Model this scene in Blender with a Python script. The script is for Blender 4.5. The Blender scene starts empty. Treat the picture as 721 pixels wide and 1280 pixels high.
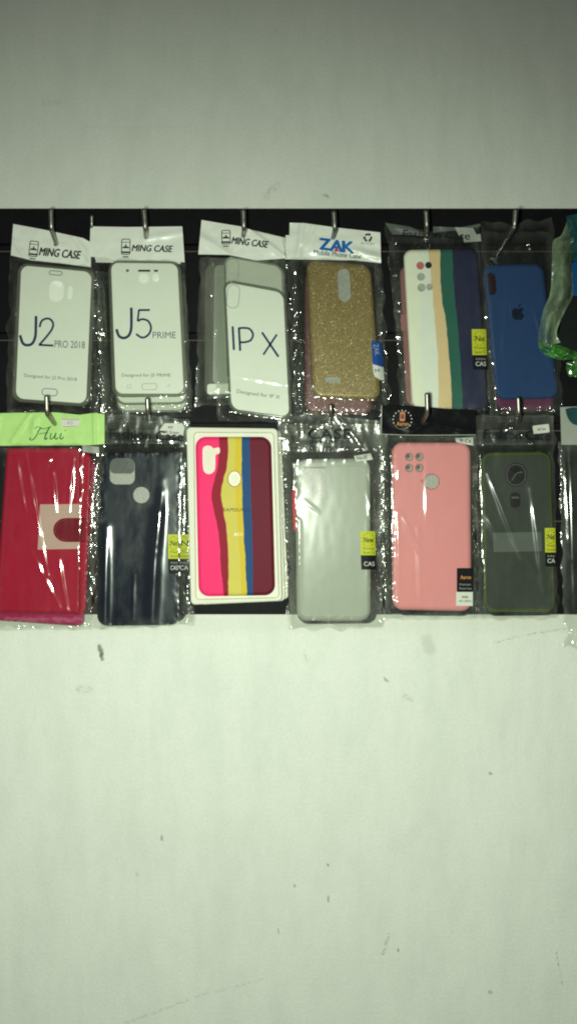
import bpy, bmesh, math, random
from mathutils import Vector, noise
from mathutils.geometry import tessellate_polygon
random.seed(7)
S = bpy.context.scene
COL = S.collection
D = 0.916            # camera to wall, metres
K = 0.00086          # metres per photograph pixel on the wall plane
CX, CY = 360.5, 640.0

def P(px, py, y):
    s = K * (D + y) / D
    return Vector(((px - CX) * s, y, (CY - py) * s))

# ------------------------------------------------------------------ nodes / materials
def new_mat(name):
    m = bpy.data.materials.new(name); m.use_nodes = True
    nt = m.node_tree; nt.nodes.clear()
    out = nt.nodes.new('ShaderNodeOutputMaterial')
    return m, nt, out
def N(nt, t, **kw):
    n = nt.nodes.new(t)
    for k, v in kw.items(): setattr(n, k, v)
    return n
def setin(nt, sock, v):
    if hasattr(v, 'is_output') or isinstance(v, bpy.types.NodeSocket): nt.links.new(v, sock)
    else: sock.default_value = v
def math_(nt, op, a, b=0.0, c=None, clamp=False):
    n = N(nt, 'ShaderNodeMath', operation=op); n.use_clamp = clamp
    setin(nt, n.inputs[0], a); setin(nt, n.inputs[1], b)
    if c is not None: setin(nt, n.inputs[2], c)
    return n.outputs[0]
def mixc(nt, f, a, b, blend='MIX'):
    n = N(nt, 'ShaderNodeMix', data_type='RGBA', blend_type=blend)
    setin(nt, n.inputs[0], f)
    setin(nt, n.inputs[6], (*a, 1) if isinstance(a, tuple) and len(a) == 3 else a)
    setin(nt, n.inputs[7], (*b, 1) if isinstance(b, tuple) and len(b) == 3 else b)
    return n.outputs[2]
def noise_n(nt, vec, scale, detail=3, rough=.55):
    n = N(nt, 'ShaderNodeTexNoise'); n.inputs['Scale'].default_value = scale
    n.inputs['Detail'].default_value = detail; n.inputs['Roughness'].default_value = rough
    if vec is not None: nt.links.new(vec, n.inputs['Vector'])
    return n.outputs['Fac']
def smooth(nt, x, a, b, lo=0., hi=1.):
    n = N(nt, 'ShaderNodeMapRange', interpolation_type='SMOOTHSTEP')
    setin(nt, n.inputs[0], x); n.inputs[1].default_value = a; n.inputs[2].default_value = b
    n.inputs[3].default_value = lo; n.inputs[4].default_value = hi
    return n.outputs[0]
def objco(nt): return N(nt, 'ShaderNodeTexCoord').outputs['Object']
def uvco(nt): return N(nt, 'ShaderNodeTexCoord').outputs['UV']

def mk(name, col, rough=.5, metallic=0., spec=.1, bump=0., bscale=400., var=.10, coat=0., vscale=60., rv=.03):
    m, nt, out = new_mat(name)
    b = N(nt, 'ShaderNodeBsdfPrincipled')
    o = objco(nt)
    f = noise_n(nt, o, vscale, 4)
    d = tuple(c * (1 - var) for c in col); l = tuple(min(c * (1 + var), 1) for c in col)
    nt.links.new(mixc(nt, f, d, l), b.inputs['Base Color'])
    r = noise_n(nt, o, vscale * 2.3, 3)
    nt.links.new(smooth(nt, r, .3, .7, max(rough - rv, .02), rough + rv), b.inputs['Roughness'])
    b.inputs['Metallic'].default_value = metallic
    b.inputs['Specular IOR Level'].default_value = spec
    b.inputs['Coat Weight'].default_value = coat
    if bump:
        bn = N(nt, 'ShaderNodeBump'); bn.inputs['Strength'].default_value = bump
        bn.inputs['Distance'].default_value = .0006
        nt.links.new(noise_n(nt, o, bscale, 4), bn.inputs['Height'])
        nt.links.new(bn.outputs[0], b.inputs['Normal'])
    nt.links.new(b.outputs[0], out.inputs[0])
    return m

def film_mat(name, haze=.010, gloss=.045, rough=.11, tint=(.96, .97, .95), bumps=.7, edgehaze=.04, hcol=(.72, .75, .66), sheen=.003, srough=.30):
    m, nt, out = new_mat(name)
    uv = N(nt, 'ShaderNodeSeparateXYZ'); nt.links.new(uvco(nt), uv.inputs[0])
    eu = math_(nt, 'ABSOLUTE', math_(nt, 'SUBTRACT', uv.outputs[0], .5))
    ev = math_(nt, 'ABSOLUTE', math_(nt, 'SUBTRACT', uv.outputs[1], .5))
    edge = math_(nt, 'MAXIMUM', smooth(nt, eu, .36, .5), smooth(nt, ev, .44, .5))
    o = objco(nt)
    mp = N(nt, 'ShaderNodeMapping'); mp.inputs['Scale'].default_value = (1, 1, .45)
    nt.links.new(o, mp.inputs[0])
    n1 = noise_n(nt, mp.outputs[0], 130, 3, .6); n2 = noise_n(nt, o, 270, 2, .5)
    h = math_(nt, 'ADD', n1, math_(nt, 'MULTIPLY', n2, .45))
    bn = N(nt, 'ShaderNodeBump'); bn.inputs['Distance'].default_value = .0011
    nt.links.new(h, bn.inputs['Height'])
    nt.links.new(math_(nt, 'MULTIPLY_ADD', edge, bumps * 1.15, .015 * bumps), bn.inputs['Strength'])
    tr = N(nt, 'ShaderNodeBsdfTransparent'); tr.inputs[0].default_value = (*tint, 1)
    di = N(nt, 'ShaderNodeBsdfDiffuse'); di.inputs[0].default_value = (*hcol, 1)
    nt.links.new(bn.outputs[0], di.inputs['Normal'])
    gl = N(nt, 'ShaderNodeBsdfGlossy'); gl.inputs[0].default_value = (1, 1, .97, 1)
    gl.inputs['Roughness'].default_value = rough
    nt.links.new(bn.outputs[0], gl.inputs['Normal'])
    m1 = N(nt, 'ShaderNodeMixShader')
    streak = noise_n(nt, mp.outputs[0], 60, 4, .6)
    hz = math_(nt, 'MULTIPLY', math_(nt, 'MULTIPLY_ADD', edge, edgehaze, haze), smooth(nt, streak, .3, .75, .35, 1.7), clamp=True)
    nt.links.new(hz, m1.inputs[0]); nt.links.new(tr.outputs[0], m1.inputs[1]); nt.links.new(di.outputs[0], m1.inputs[2])
    m2 = N(nt, 'ShaderNodeMixShader')
    lw = N(nt, 'ShaderNodeLayerWeight'); lw.inputs[0].default_value = .25
    nt.links.new(bn.outputs[0], lw.inputs['Normal'])
    nt.links.new(math_(nt, 'MULTIPLY_ADD', lw.outputs['Facing'], .12, gloss), m2.inputs[0])
    nt.links.new(m1.outputs[0], m2.inputs[1]); nt.links.new(gl.outputs[0], m2.inputs[2])
    g2 = N(nt, 'ShaderNodeBsdfGlossy'); g2.inputs['Roughness'].default_value = srough; g2.inputs[0].default_value = (.92, 1, .97, 1)
    m3 = N(nt, 'ShaderNodeMixShader'); nt.links.new(smooth(nt, streak, .3, .7, sheen * .3, sheen * 1.8), m3.inputs[0])
    nt.links.new(m2.outputs[0], m3.inputs[1]); nt.links.new(g2.outputs[0], m3.inputs[2])
    nt.links.new(m3.outputs[0], out.inputs[0])
    return m

def stripes_mat(name, curves, cols, rough=.45, coat=.0):
    """curves: boundaries (left to right) as lists of (v, u); cols: len+1 colours"""
    m, nt, out = new_mat(name)
    sp = N(nt, 'ShaderNodeSeparateXYZ'); nt.links.new(uvco(nt), sp.inputs[0])
    o = objco(nt)
    wob = math_(nt, 'MULTIPLY', math_(nt, 'SUBTRACT', noise_n(nt, o, 90, 2), .5), .03)
    u = math_(nt, 'ADD', sp.outputs[0], wob)
    c = (*cols[0], 1)
    for cu, col in zip(curves, cols[1:]):
        fc = N(nt, 'ShaderNodeFloatCurve')
        cm = fc.mapping.curves[0]
        while len(cm.points) < len(cu): cm.points.new(.5, .5)
        for p, (v, uu) in zip(cm.points, cu): p.location = (v, uu)
        fc.mapping.update()
        nt.links.new(sp.outputs[1], fc.inputs['Value'])
        f = smooth(nt, math_(nt, 'SUBTRACT', u, fc.outputs[0]), -.006, .006)
        c = mixc(nt, f, c, col)
    c = mixc(nt, noise_n(nt, o, 70, 4), c, mixc(nt, .12, c, (0., 0., 0.)))
    b = N(nt, 'ShaderNodeBsdfPrincipled'); nt.links.new(c, b.inputs['Base Color'])
    b.inputs['Roughness'].default_value = rough; b.inputs['Coat Weight'].default_value = coat; b.inputs['Specular IOR Level'].default_value = .06
    nt.links.new(b.outputs[0], out.inputs[0])
    return m

def glitter_mat(name, col, hi):
    m, nt, out = new_mat(name); o = objco(nt)
    v = N(nt, 'ShaderNodeTexVoronoi'); v.inputs['Scale'].default_value = 1700; nt.links.new(o, v.inputs['Vector'])
    sp = N(nt, 'ShaderNodeSeparateColor'); nt.links.new(v.outputs['Color'], sp.inputs[0])
    flake = smooth(nt, sp.outputs[0], .25, 1.0)
    v2 = N(nt, 'ShaderNodeTexVoronoi'); v2.inputs['Scale'].default_value = 1150; nt.links.new(o, v2.inputs['Vector'])
    s2 = N(nt, 'ShaderNodeSeparateColor'); nt.links.new(v2.outputs['Color'], s2.inputs[0])
    star = smooth(nt, s2.outputs[1], .965, .995)
    c = mixc(nt, flake, tuple(x * .55 for x in col), tuple(x * 1.35 for x in col))
    c = mixc(nt, star, c, hi)
    b = N(nt, 'ShaderNodeBsdfPrincipled'); nt.links.new(c, b.inputs['Base Color'])
    b.inputs['Roughness'].default_value = .38
    nt.links.new(math_(nt, 'MULTIPLY', flake, .35), b.inputs['Metallic'])
    bn = N(nt, 'ShaderNodeBump'); bn.inputs['Strength'].default_value = .5; bn.inputs['Distance'].default_value = .0008
    nt.links.new(sp.outputs[1], bn.inputs['Height']); nt.links.new(bn.outputs[0], b.inputs['Normal'])
    nt.links.new(b.outputs[0], out.inputs[0])
    return m

def clear_mat(name, col=(.24, .245, .20), alpha=.38, rough=.15):
    m, nt, out = new_mat(name); o = objco(nt)
    b = N(nt, 'ShaderNodeBsdfPrincipled')
    nt.links.new(mixc(nt, noise_n(nt, o, 90, 3), tuple(c * .8 for c in col), col), b.inputs['Base Color'])
    b.inputs['Roughness'].default_value = rough
    tr = N(nt, 'ShaderNodeBsdfTransparent'); tr.inputs[0].default_value = (.92, .94, .9, 1)
    mx = N(nt, 'ShaderNodeMixShader'); mx.inputs[0].default_value = alpha
    nt.links.new(tr.outputs[0], mx.inputs[1]); nt.links.new(b.outputs[0], mx.inputs[2])
    nt.links.new(mx.outputs[0], out.inputs[0])
    return m

def wall_mat():
    m, nt, out = new_mat('painted_plaster'); o = objco(nt)
    b = N(nt, 'ShaderNodeBsdfPrincipled'); b.inputs['Roughness'].default_value = .62
    b.inputs['Specular IOR Level'].default_value = .25
    c = mixc(nt, noise_n(nt, o, 2.6, 4), (.68, .705, .635), (.755, .775, .71))
    mp = N(nt, 'ShaderNodeMapping'); mp.inputs['Scale'].default_value = (1, 1, .35); nt.links.new(o, mp.inputs[0])
    c = mixc(nt, smooth(nt, noise_n(nt, mp.outputs[0], 22, 5, .65), .35, .75), c, (.655, .69, .62))
    fine = noise_n(nt, o, 330, 3, .6)
    c = mixc(nt, smooth(nt, fine, .3, .7, 0, .22), c, (.53, .54, .48))
    c = mixc(nt, smooth(nt, noise_n(nt, o, 55, 5, .7), .45, .75, 0, .22), c, (.60, .62, .55))
    wp = N(nt, 'ShaderNodeTexNoise'); wp.inputs['Scale'].default_value = 150; wp.inputs['Detail'].default_value = 3
    nt.links.new(o, wp.inputs['Vector'])
    wv = N(nt, 'ShaderNodeVectorMath', operation='SUBTRACT'); nt.links.new(wp.outputs['Color'], wv.inputs[0]); wv.inputs[1].default_value = (.5, .5, .5)
    ws = N(nt, 'ShaderNodeVectorMath', operation='SCALE'); nt.links.new(wv.outputs[0], ws.inputs[0]); ws.inputs['Scale'].default_value = .006
    pw = N(nt, 'ShaderNodeVectorMath', operation='ADD'); nt.links.new(o, pw.inputs[0]); nt.links.new(ws.outputs[0], pw.inputs[1])
    flat = N(nt, 'ShaderNodeVectorMath', operation='MULTIPLY'); nt.links.new(pw.outputs[0], flat.inputs[0]); flat.inputs[1].default_value = (1, 0, 1)
    brk = smooth(nt, noise_n(nt, o, 260, 3, .7), .42, .6)
    def stain_or_shade(x0, y0, x1, y1, r, col, op, broken=False):
        nonlocal c
        a = P(x0, y0, 0); e = P(x1, y1, 0); ab = e - a; L2 = max(ab.length_squared, 1e-9)
        sub = N(nt, 'ShaderNodeVectorMath', operation='SUBTRACT'); nt.links.new(flat.outputs[0], sub.inputs[0]); sub.inputs[1].default_value = a
        dt = N(nt, 'ShaderNodeVectorMath', operation='DOT_PRODUCT'); nt.links.new(sub.outputs[0], dt.inputs[0]); dt.inputs[1].default_value = ab
        t = math_(nt, 'MULTIPLY', dt.outputs['Value'], 1 / L2, clamp=True)
        sc = N(nt, 'ShaderNodeVectorMath', operation='SCALE'); sc.inputs[0].default_value = ab; nt.links.new(t, sc.inputs['Scale'])
        s2 = N(nt, 'ShaderNodeVectorMath', operation='DISTANCE'); nt.links.new(sub.outputs[0], s2.inputs[0]); nt.links.new(sc.outputs[0], s2.inputs[1])
        f = smooth(nt, s2.outputs['Value'], r * K * .25, r * K, op, 0)
        if broken: f = math_(nt, 'MULTIPLY', f, brk)
        c = mixc(nt, f, c, col)
    br = (.16, .11, .06); gy = (.2, .21, .17); dk = (.12, .12, .09)
    stain_or_shade(125, 808, 127, 818, 4.2, dk, .8); stain_or_shade(127, 818, 128, 824, 3.6, dk, .7)
    stain_or_shade(617, 803, 660, 793, 1.4, gy, .45, True); stain_or_shade(660, 793, 705, 786, 1.5, gy, .6, True)
    stain_or_shade(533, 800, 537, 812, 11, gy, .22); stain_or_shade(98, 860, 112, 862, 7, gy, .3, True)
    stain_or_shade(332, 245, 346, 230, 7, gy, .3, True); stain_or_shade(405, 244, 410, 246, 2.5, gy, .5)
    stain_or_shade(202, 1046, 203, 1050, 2.2, br, .5); stain_or_shade(410, 1122, 411, 1126, 2.2, br, .5)
    stain_or_shade(348, 1162, 348, 1166, 2.0, br, .35); stain_or_shade(478, 1192, 486, 1168, 2.6, br, .5, True); stain_or_shade(497, 1186, 497, 1190, 1.8, br, .6)
    stain_or_shade(611, 1239, 613, 1241, 3.0, br, .4); stain_or_shade(368, 1106, 369, 1108, 2.2, br, .5); stain_or_shade(409, 1080, 410, 1082, 2, br, .6)
    stain_or_shade(612, 966, 613, 968, 2.4, br, .5); stain_or_shade(695, 1190, 702, 1230, 1.4, gy, .6, True)
    stain_or_shade(155, 1280, 235, 1250, 2.2, gy, .3, True); stain_or_shade(245, 1246, 330, 1224, 2.2, gy, .2, True)
    stain_or_shade(495, 1060, 540, 1020, 13, gy, .05); stain_or_shade(505, 870, 512, 874, 5, gy, .4, True); stain_or_shade(480, 848, 484, 852, 2.2, dk, .5)
    stain_or_shade(55, 128, 75, 128, 6, gy, .2, True); stain_or_shade(100, 160, 260, 158, 2.5, gy, .08, True)
    stain_or_shade(0, 779, 721, 778, 18, (.56, .55, .42), .22); stain_or_shade(380, 815, 384, 826, 3, gy, .4, True)  # full-width band: the board's soft shadow painted into the wall colour
    rng = random.Random(3)
    for _ in range(1):
        x, y = rng.uniform(0, 721), rng.choice([rng.uniform(10, 240), rng.uniform(820, 1270), rng.uniform(820, 1270)])
        stain_or_shade(x, y, x + rng.uniform(-4, 4), y + rng.uniform(-3, 6), rng.uniform(1.2, 2.4), rng.choice([br, gy]), rng.uniform(.2, .5))
    nt.links.new(c, b.inputs['Base Color'])
    h = math_(nt, 'ADD', math_(nt, 'MULTIPLY', fine, .35), noise_n(nt, mp.outputs[0], 45, 4, .6))
    bn = N(nt, 'ShaderNodeBump'); bn.inputs['Strength'].default_value = .34; bn.inputs['Distance'].default_value = .003
    nt.links.new(h, bn.inputs['Height']); nt.links.new(bn.outputs[0], b.inputs['Normal'])
    nt.links.new(b.outputs[0], out.inputs[0])
    return m

M = {}
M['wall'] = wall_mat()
M['panel'] = mk('black_laminate', (.008, .008, .009), .5, spec=.05, bump=.15, bscale=220, var=.4)
M['groove'] = mk('groove_edge', (.10, .075, .055), .6, var=.4)
M['steel'] = mk('hook_steel', (.30, .295, .26), .42, 1.0, bump=.15, bscale=500, var=.25)
M['film'] = film_mat('clear_film')
M['film_hazy'] = film_mat('hazy_film', haze=.03, gloss=.05, rough=.14, edgehaze=.06)
M['film_dark'] = film_mat('dark_clear_film', haze=.008, gloss=.045, edgehaze=.025, sheen=.009)
M['film_shiny'] = film_mat('shiny_film', haze=.003, gloss=.07, rough=.11, edgehaze=.035, bumps=.7, sheen=.0035)
M['film_header'] = film_mat('header_film', haze=.033, gloss=.03, rough=.14, bumps=.12, edgehaze=.05, hcol=(.6, .62, .56))
M['film_smooth'] = film_mat('smooth_film', haze=.035, gloss=.022, rough=.16, edgehaze=.04, sheen=.0012, bumps=.6)
M['film_streak'] = film_mat('streaky_film', haze=.002, gloss=.05, rough=.11, edgehaze=.035, bumps=.6, sheen=.026, srough=.25)
M['green_film'] = film_mat('green_film', haze=.62, gloss=.06, rough=.2, edgehaze=.1, hcol=(.06, .30, .03))
M['dim_grey'] = mk('dim_grey_opening_or_shade', (.10, .105, .098), .4, var=.3, vscale=300)
M['film_band'] = film_mat('pale_green_film', haze=.42, gloss=.04, rough=.25, edgehaze=.15, hcol=(.26, .36, .22))
M['white_plastic'] = mk('white_header_plastic', (.70, .72, .65), .3, spec=.5, bump=.25, bscale=160, var=.07)
M['card'] = mk('white_card', (.68, .705, .625), .45, var=.035)
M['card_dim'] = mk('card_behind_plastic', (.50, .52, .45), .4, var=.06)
M['card_pale'] = mk('card_pale_spot', (.82, .84, .76), .4, var=.02)
M['clear'] = clear_mat('clear_rubber')
M['clear_milky'] = clear_mat('milky_rubber', (.36, .37, .30), .7)
M['ink_blue'] = mk('blue_ink', (.02, .035, .085), .5, var=.4, vscale=500)
M['ink'] = mk('black_ink', (.012, .013, .014), .5)
M['ink_grey'] = mk('grey_ink', (.10, .11, .12), .5)
M['ink_soft'] = mk('faint_grey_ink', (.31, .33, .29), .5)
M['gold'] = glitter_mat('gold_glitter', (.28, .205, .07), (.7, .6, .38))
M['rose'] = glitter_mat('rose_glitter', (.20, .075, .085), (.7, .5, .5))
M['foam'] = mk('grey_foam', (.40, .395, .36), .6, bump=1., bscale=900, var=.75, vscale=900)
M['foam_lit'] = mk('pale_foam', (.55, .58, .54), .8, bump=.8, bscale=900, var=.35, vscale=800)
M['lens_dark'] = mk('dark_opening', (.02, .018, .02), .3, var=.4)
M['lens_grey'] = mk('grey_opening', (.30, .31, .28), .5, var=.3, vscale=300)
M['lens_pink'] = mk('pink_opening', (.40, .12, .13), .5, var=.2)
M['lens_wine'] = mk('wine_opening', (.022, .010, .016), .3, var=.4)
M['blue_case'] = mk('blue_silicone', (.019, .052, .148), .5, var=.08)
M['purple'] = mk('plum_silicone', (.13, .03, .085), .5)
M['rose_flat'] = mk('dusty_rose_plastic', (.30, .13, .13), .45)
M['red_leather'] = mk('red_leatherette', (.33, .009, .032), .4, bump=.35, bscale=700, var=.12)
M['magenta'] = mk('magenta_leatherette', (.40, .012, .10), .4, bump=.35, bscale=700)
def stitch_mat():
    m, nt, out = new_mat('dashed_red_thread')
    sp = N(nt, 'ShaderNodeSeparateXYZ'); nt.links.new(objco(nt), sp.inputs[0])
    fr_ = math_(nt, 'FRACT', math_(nt, 'MULTIPLY', math_(nt, 'ADD', sp.outputs[0], sp.outputs[2]), 360.))
    b = N(nt, 'ShaderNodeBsdfPrincipled'); b.inputs['Roughness'].default_value = .7
    nt.links.new(mixc(nt, math_(nt, 'GREATER_THAN', fr_, .45), (.07, .003, .008), (.34, .012, .03)), b.inputs['Base Color'])
    nt.links.new(b.outputs[0], out.inputs[0]); return m
M['stitch'] = stitch_mat()
M['clasp_red'] = mk('darker_red_leatherette', (.16, .005, .014), .4, bump=.35, bscale=700)
M['tag'] = mk('beige_paper', (.48, .32, .275), .6, var=.06)
M['lime'] = mk('lime_header_plastic', (.40, .62, .21), .35, bump=.25, bscale=150, var=.08)
M['green_ink'] = mk('green_ink', (.01, .12, .05), .5)
M['navy'] = mk('navy_rubber', (.0055, .0085, .018), .36, var=.06, spec=.04, rv=.01)
M['rubber_black'] = mk('black_rubber', (.010, .010, .010), .4, spec=.04, rv=.01)
M['grey_case'] = mk('frosted_grey_plastic', (.31, .33, .275), .4, var=.05)
M['grey_rim'] = mk('frosted_grey_rim', (.29, .31, .26), .3, var=.05)
M['pink'] = mk('pink_silicone', (.66, .25, .255), .5, var=.03)
M['green_case'] = mk('smoky_green_plastic', (.047, .053, .046), .3, var=.12, spec=.04, rv=.01)
M['green_rim'] = mk('dark_olive_rim', (.065, .095, .022), .35, var=.2)
M['smoke'] = mk('smoky_patch', (.10, .112, .10), .35, var=.1)
M['yellow'] = mk('yellow_label', (.44, .47, .03), .45, var=.05)
M['black_label'] = mk('black_label', (.012, .012, .015), .35, spec=.04, rv=.01)
M['white_label'] = mk('white_label', (.55, .57, .50), .5, var=.04)
M['white_ink'] = mk('white_ink', (.55, .56, .52), .5)
M['orange_ink'] = mk('orange_ink', (.52, .22, .05), .5)
M['peach_ink'] = mk('peach_ink', (.45, .17, .10), .5)
M['zak_blue'] = mk('bright_blue_ink', (.012, .12, .38), .5)
M['deep_blue'] = mk('deep_blue_label', (.012, .06, .26), .4)
M['red_ink'] = mk('red_ink', (.5, .03, .05), .5)
M['black_header'] = mk('black_header_plastic', (.008, .008, .009), .3, spec=.04, rv=.01, bump=.3, bscale=150)
M['tray'] = mk('ivory_tray', (.64, .64, .53), .45, var=.05)
M['tray_in'] = mk('ivory_tray_inside', (.66, .66, .54), .5, var=.05)
M['teal'] = mk('teal_plastic', (.014, .06, .062), .45, bump=.5, bscale=200, var=.3)
M['bright_green'] = mk('bright_green_plastic', (.045, .22, .025), .28, bump=.9, bscale=200, var=.35)
M['sky_blue'] = mk('blue_plastic', (.008, .07, .22), .4)
M['dark_body'] = mk('dark_plastic', (.014, .016, .015), .35, spec=.04, rv=.01, var=.3)
M['rainbow_a'] = stripes_mat('pastel_stripes', [
    [(0, .205), (.25, .21), (.5, .17), (1, .16)],
    [(0, .337), (.31, .365), (.44, .372), (.69, .385), (1, .348)],
    [(0, .5), (.31, .485), (.44, .518), (.69, .537), (1, .533)],
    [(0, .663), (.31, .659), (.44, .672), (.69, .684), (1, .674)]],
    [(.80, .82, .66), (.76, .80, .70), (.72, .54, .30), (.028, .125, .095), (.022, .026, .065)])
M['rainbow_b'] = stripes_mat('bright_stripes', [
    [(0, .317), (.2, .28), (.27, .243), (.35, .197), (.46, .222), (.6, .28), (.78, .30), (1, .325)],
    [(0, .433), (.2, .40), (.27, .358), (.35, .322), (.46, .348), (.6, .39), (.78, .40), (1, .385)],
    [(0, .53), (.35, .51), (.7, .55), (1, .56)],
    [(0, .613), (.27, .60), (.46, .60), (.6, .61), (.78, .62), (1, .63)],
    [(0, .714), (.27, .715), (.46, .713), (.6, .72), (.78, .715), (1, .71)]],
    [(.85, .035, .16), (.27, .012, .03), (.58, .50, .10), (.60, .45, .035), (.014, .065, .18), (.125, .012, .025)], .5)

# ------------------------------------------------------------------ objects
def tag(o, label, cat, group=None):
    o['label'] = label; o['category'] = cat
    if group: o['group'] = group
    return o
def thing(name, loc, label, cat, group=None):
    o = bpy.data.objects.new(name, None); COL.objects.link(o); o.location = loc
    o.empty_display_size = .02
    return tag(o, label, cat, group)
def root_of(o):
    while o.parent: o = o.parent
    return o
def link(name, verts, faces, mat, parent=None, uvs=None, smooth_flags=None, recalc=False):
    """verts are world positions; parents keep identity rotation"""
    off = root_of(parent).location if parent else Vector()
    me = bpy.data.meshes.new(name)
    me.from_pydata([tuple(Vector(v) - off) for v in verts], [], faces)
    if uvs:
        ul = me.uv_layers.new(name='UVMap')
        for lp in me.loops: ul.data[lp.index].uv = uvs[lp.vertex_index]
    if smooth_flags is True: me.polygons.foreach_set('use_smooth', [True] * len(me.polygons))
    elif smooth_flags: me.polygons.foreach_set('use_smooth', smooth_flags)
    if recalc:
        bm = bmesh.new(); bm.from_mesh(me); bmesh.ops.recalc_face_normals(bm, faces=bm.faces); bm.to_mesh(me); bm.free()
    for mm in (mat if isinstance(mat, list) else [mat]): me.materials.append(mm)
    o = bpy.data.objects.new(name, me); COL.objects.link(o)
    if parent: o.parent = parent
    return o

def bil(q, u, v):
    (x0, y0), (x1, y1), (x2, y2), (x3, y3) = q     # TL TR BR BL
    a = (1 - u) * (1 - v); b = u * (1 - v); c = u * v; d = (1 - u) * v
    return a * x0 + b * x1 + c * x2 + d * x3, a * y0 + b * y1 + c * y2 + d * y3
def inv(q, x, y):
    u = v = .5
    for _ in range(8):
        px, py = bil(q, u, v); e = 1e-4
        ax, ay = bil(q, u + e, v); bx, by = bil(q, u, v + e)
        a, b, c, d = (ax - px) / e, (bx - px) / e, (ay - py) / e, (by - py) / e
        det = a * d - b * c; dx, dy = x - px, y - py
        u += (d * dx - b * dy) / det; v += (-c * dx + a * dy) / det
    return u, v
def dims(q):
    L = lambda a, b: math.hypot(a[0] - b[0], a[1] - b[1])
    return (L(q[0], q[1]) + L(q[3], q[2])) / 2, (L(q[0], q[3]) + L(q[1], q[2])) / 2
def rrect(w, h, r, d=0, n=7):
    """rounded rectangle outline inset by d; y down"""
    r2 = max(r - d, .05); pts = []
    for cx, cy, a0 in ((w - d - r2, d + r2, -90), (w - d - r2, h - d - r2, 0), (d + r2, h - d - r2, 90), (d + r2, d + r2, 180)):
        for i in range(n + 1):
            a = math.radians(a0 + 90 * i / n); pts.append((cx + r2 * math.cos(a), cy + r2 * math.sin(a)))
    return pts
def circ(cx, cy, rx, ry=None, n=28):
    ry = ry or rx
    return [(cx + rx * math.cos(2 * math.pi * i / n), cy + ry * math.sin(2 * math.pi * i / n)) for i in range(n)]
def rr(x0, y0, x1, y1, r, rot=0, n=6):
    pts = [(x0 + a, y0 + b) for a, b in rrect(x1 - x0, y1 - y0, r, 0, n)]
    if rot:
        cx, cy = (x0 + x1) / 2, (y0 + y1) / 2; c, s = math.cos(math.radians(rot)), math.sin(math.radians(rot))
        pts = [(cx + (x - cx) * c - (y - cy) * s, cy + (x - cx) * s + (y - cy) * c) for x, y in pts]
    return pts

def slab(name, parent, q, yf, thk, r, bev, mat, holes=(), hd=.004, nb=7):
    w, h = dims(q); verts, uvs, faces, sm = [], [], [], []
    pxm = K * (D + yf) / D
    def add(x, y, z):
        u, v = x / w, y / h; px, py = bil(q, u, v)
        verts.append(P(px, py, yf + z)); uvs.append((u, v)); return len(verts) - 1
    rings = []
    for i in range(nb + 1):
        a = math.pi / 2 * i / nb
        d = bev * (1 - math.sin(a)); z = bev * pxm * (1 - math.cos(a))
        rings.append([add(x, y, z) for x, y in rrect(w, h, r, d)])
    rings.append([add(x, y, max(thk, bev * pxm + .0005)) for x, y in rrect(w, h, r, 0)])
    n = len(rings[0])
    outer = rrect(w, h, r, bev)
    loops = [[Vector((x, y, 0)) for x, y in outer]]; idx = list(rings[0]); hole_idx = []
    for hp in holes:
        loc = [inv(q, x, y) for x, y in hp]
        loops.append([Vector((u * w, v * h, 0)) for u, v in loc])
        hi = [add(u * w, v * h, 0) for u, v in loc]; idx += hi; hole_idx.append(hi)
    for t in tessellate_polygon(loops):
        faces.append([idx[k] for k in t]); sm.append(False)
    for a, b in zip(rings, rings[1:]):
        for i in range(n):
            j = (i + 1) % n; faces.append([a[i], a[j], b[j], b[i]]); sm.append(True)
    faces.append(list(rings[-1])); sm.append(False)
    for hi in hole_idx:
        lo = []
        for k in hi:
            u, v = uvs[k]; lo.append(add(u * w, v * h, hd))
        m_ = len(hi)
        for i in range(m_):
            j = (i + 1) % m_; faces.append([hi[i], hi[j], lo[j], lo[i]]); sm.append(True)
    return link(name, verts, faces, mat, parent, uvs, sm, recalc=True)

def flat(name, parent, poly, depth, mat, off=0.0):
    f = depth if callable(depth) else (lambda x, y: depth)
    vs = [Vector((x, y, 0)) for x, y in poly]
    tris = tessellate_polygon([vs])
    return conform(name, parent, [(x, y) for x, y in poly], [list(t) for t in tris], f, mat, off)
def conform(name, parent, pts, faces, f, mat, off, maxlen=5., layers=0):
    bm = bmesh.new()
    bv = [bm.verts.new((x, y, (i // layers) if layers else 0)) for i, (x, y) in enumerate(pts)]
    for t in faces:
        try: bm.faces.new([bv[i] for i in t])
        except ValueError: pass
    for _ in range(4):
        es = [e for e in bm.edges if e.calc_length() > maxlen]
        if not es: break
        bmesh.ops.subdivide_edges(bm, edges=es, cuts=1); bmesh.ops.triangulate(bm, faces=bm.faces)
    bm.normal_update()
    bm.verts.index_update()
    vs = [P(v.co.x, v.co.y, f(v.co.x, v.co.y) - off - .00005 * v.co.z) for v in bm.verts]
    uv = [(v.co.x * .01, v.co.y * .01) for v in bm.verts]
    # face the camera (image y runs downward)
    fs = []
    for fc in bm.faces:
        ids = [v.index for v in fc.verts]
        if fc.normal.z > 0: ids = ids   # x right, y down -> facing -Y in world
        else: ids = ids[::-1]
        fs.append(ids[::-1] if False else ids)
    bm.free()
    return link(name, vs, fs, mat, parent, uv, True)

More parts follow.
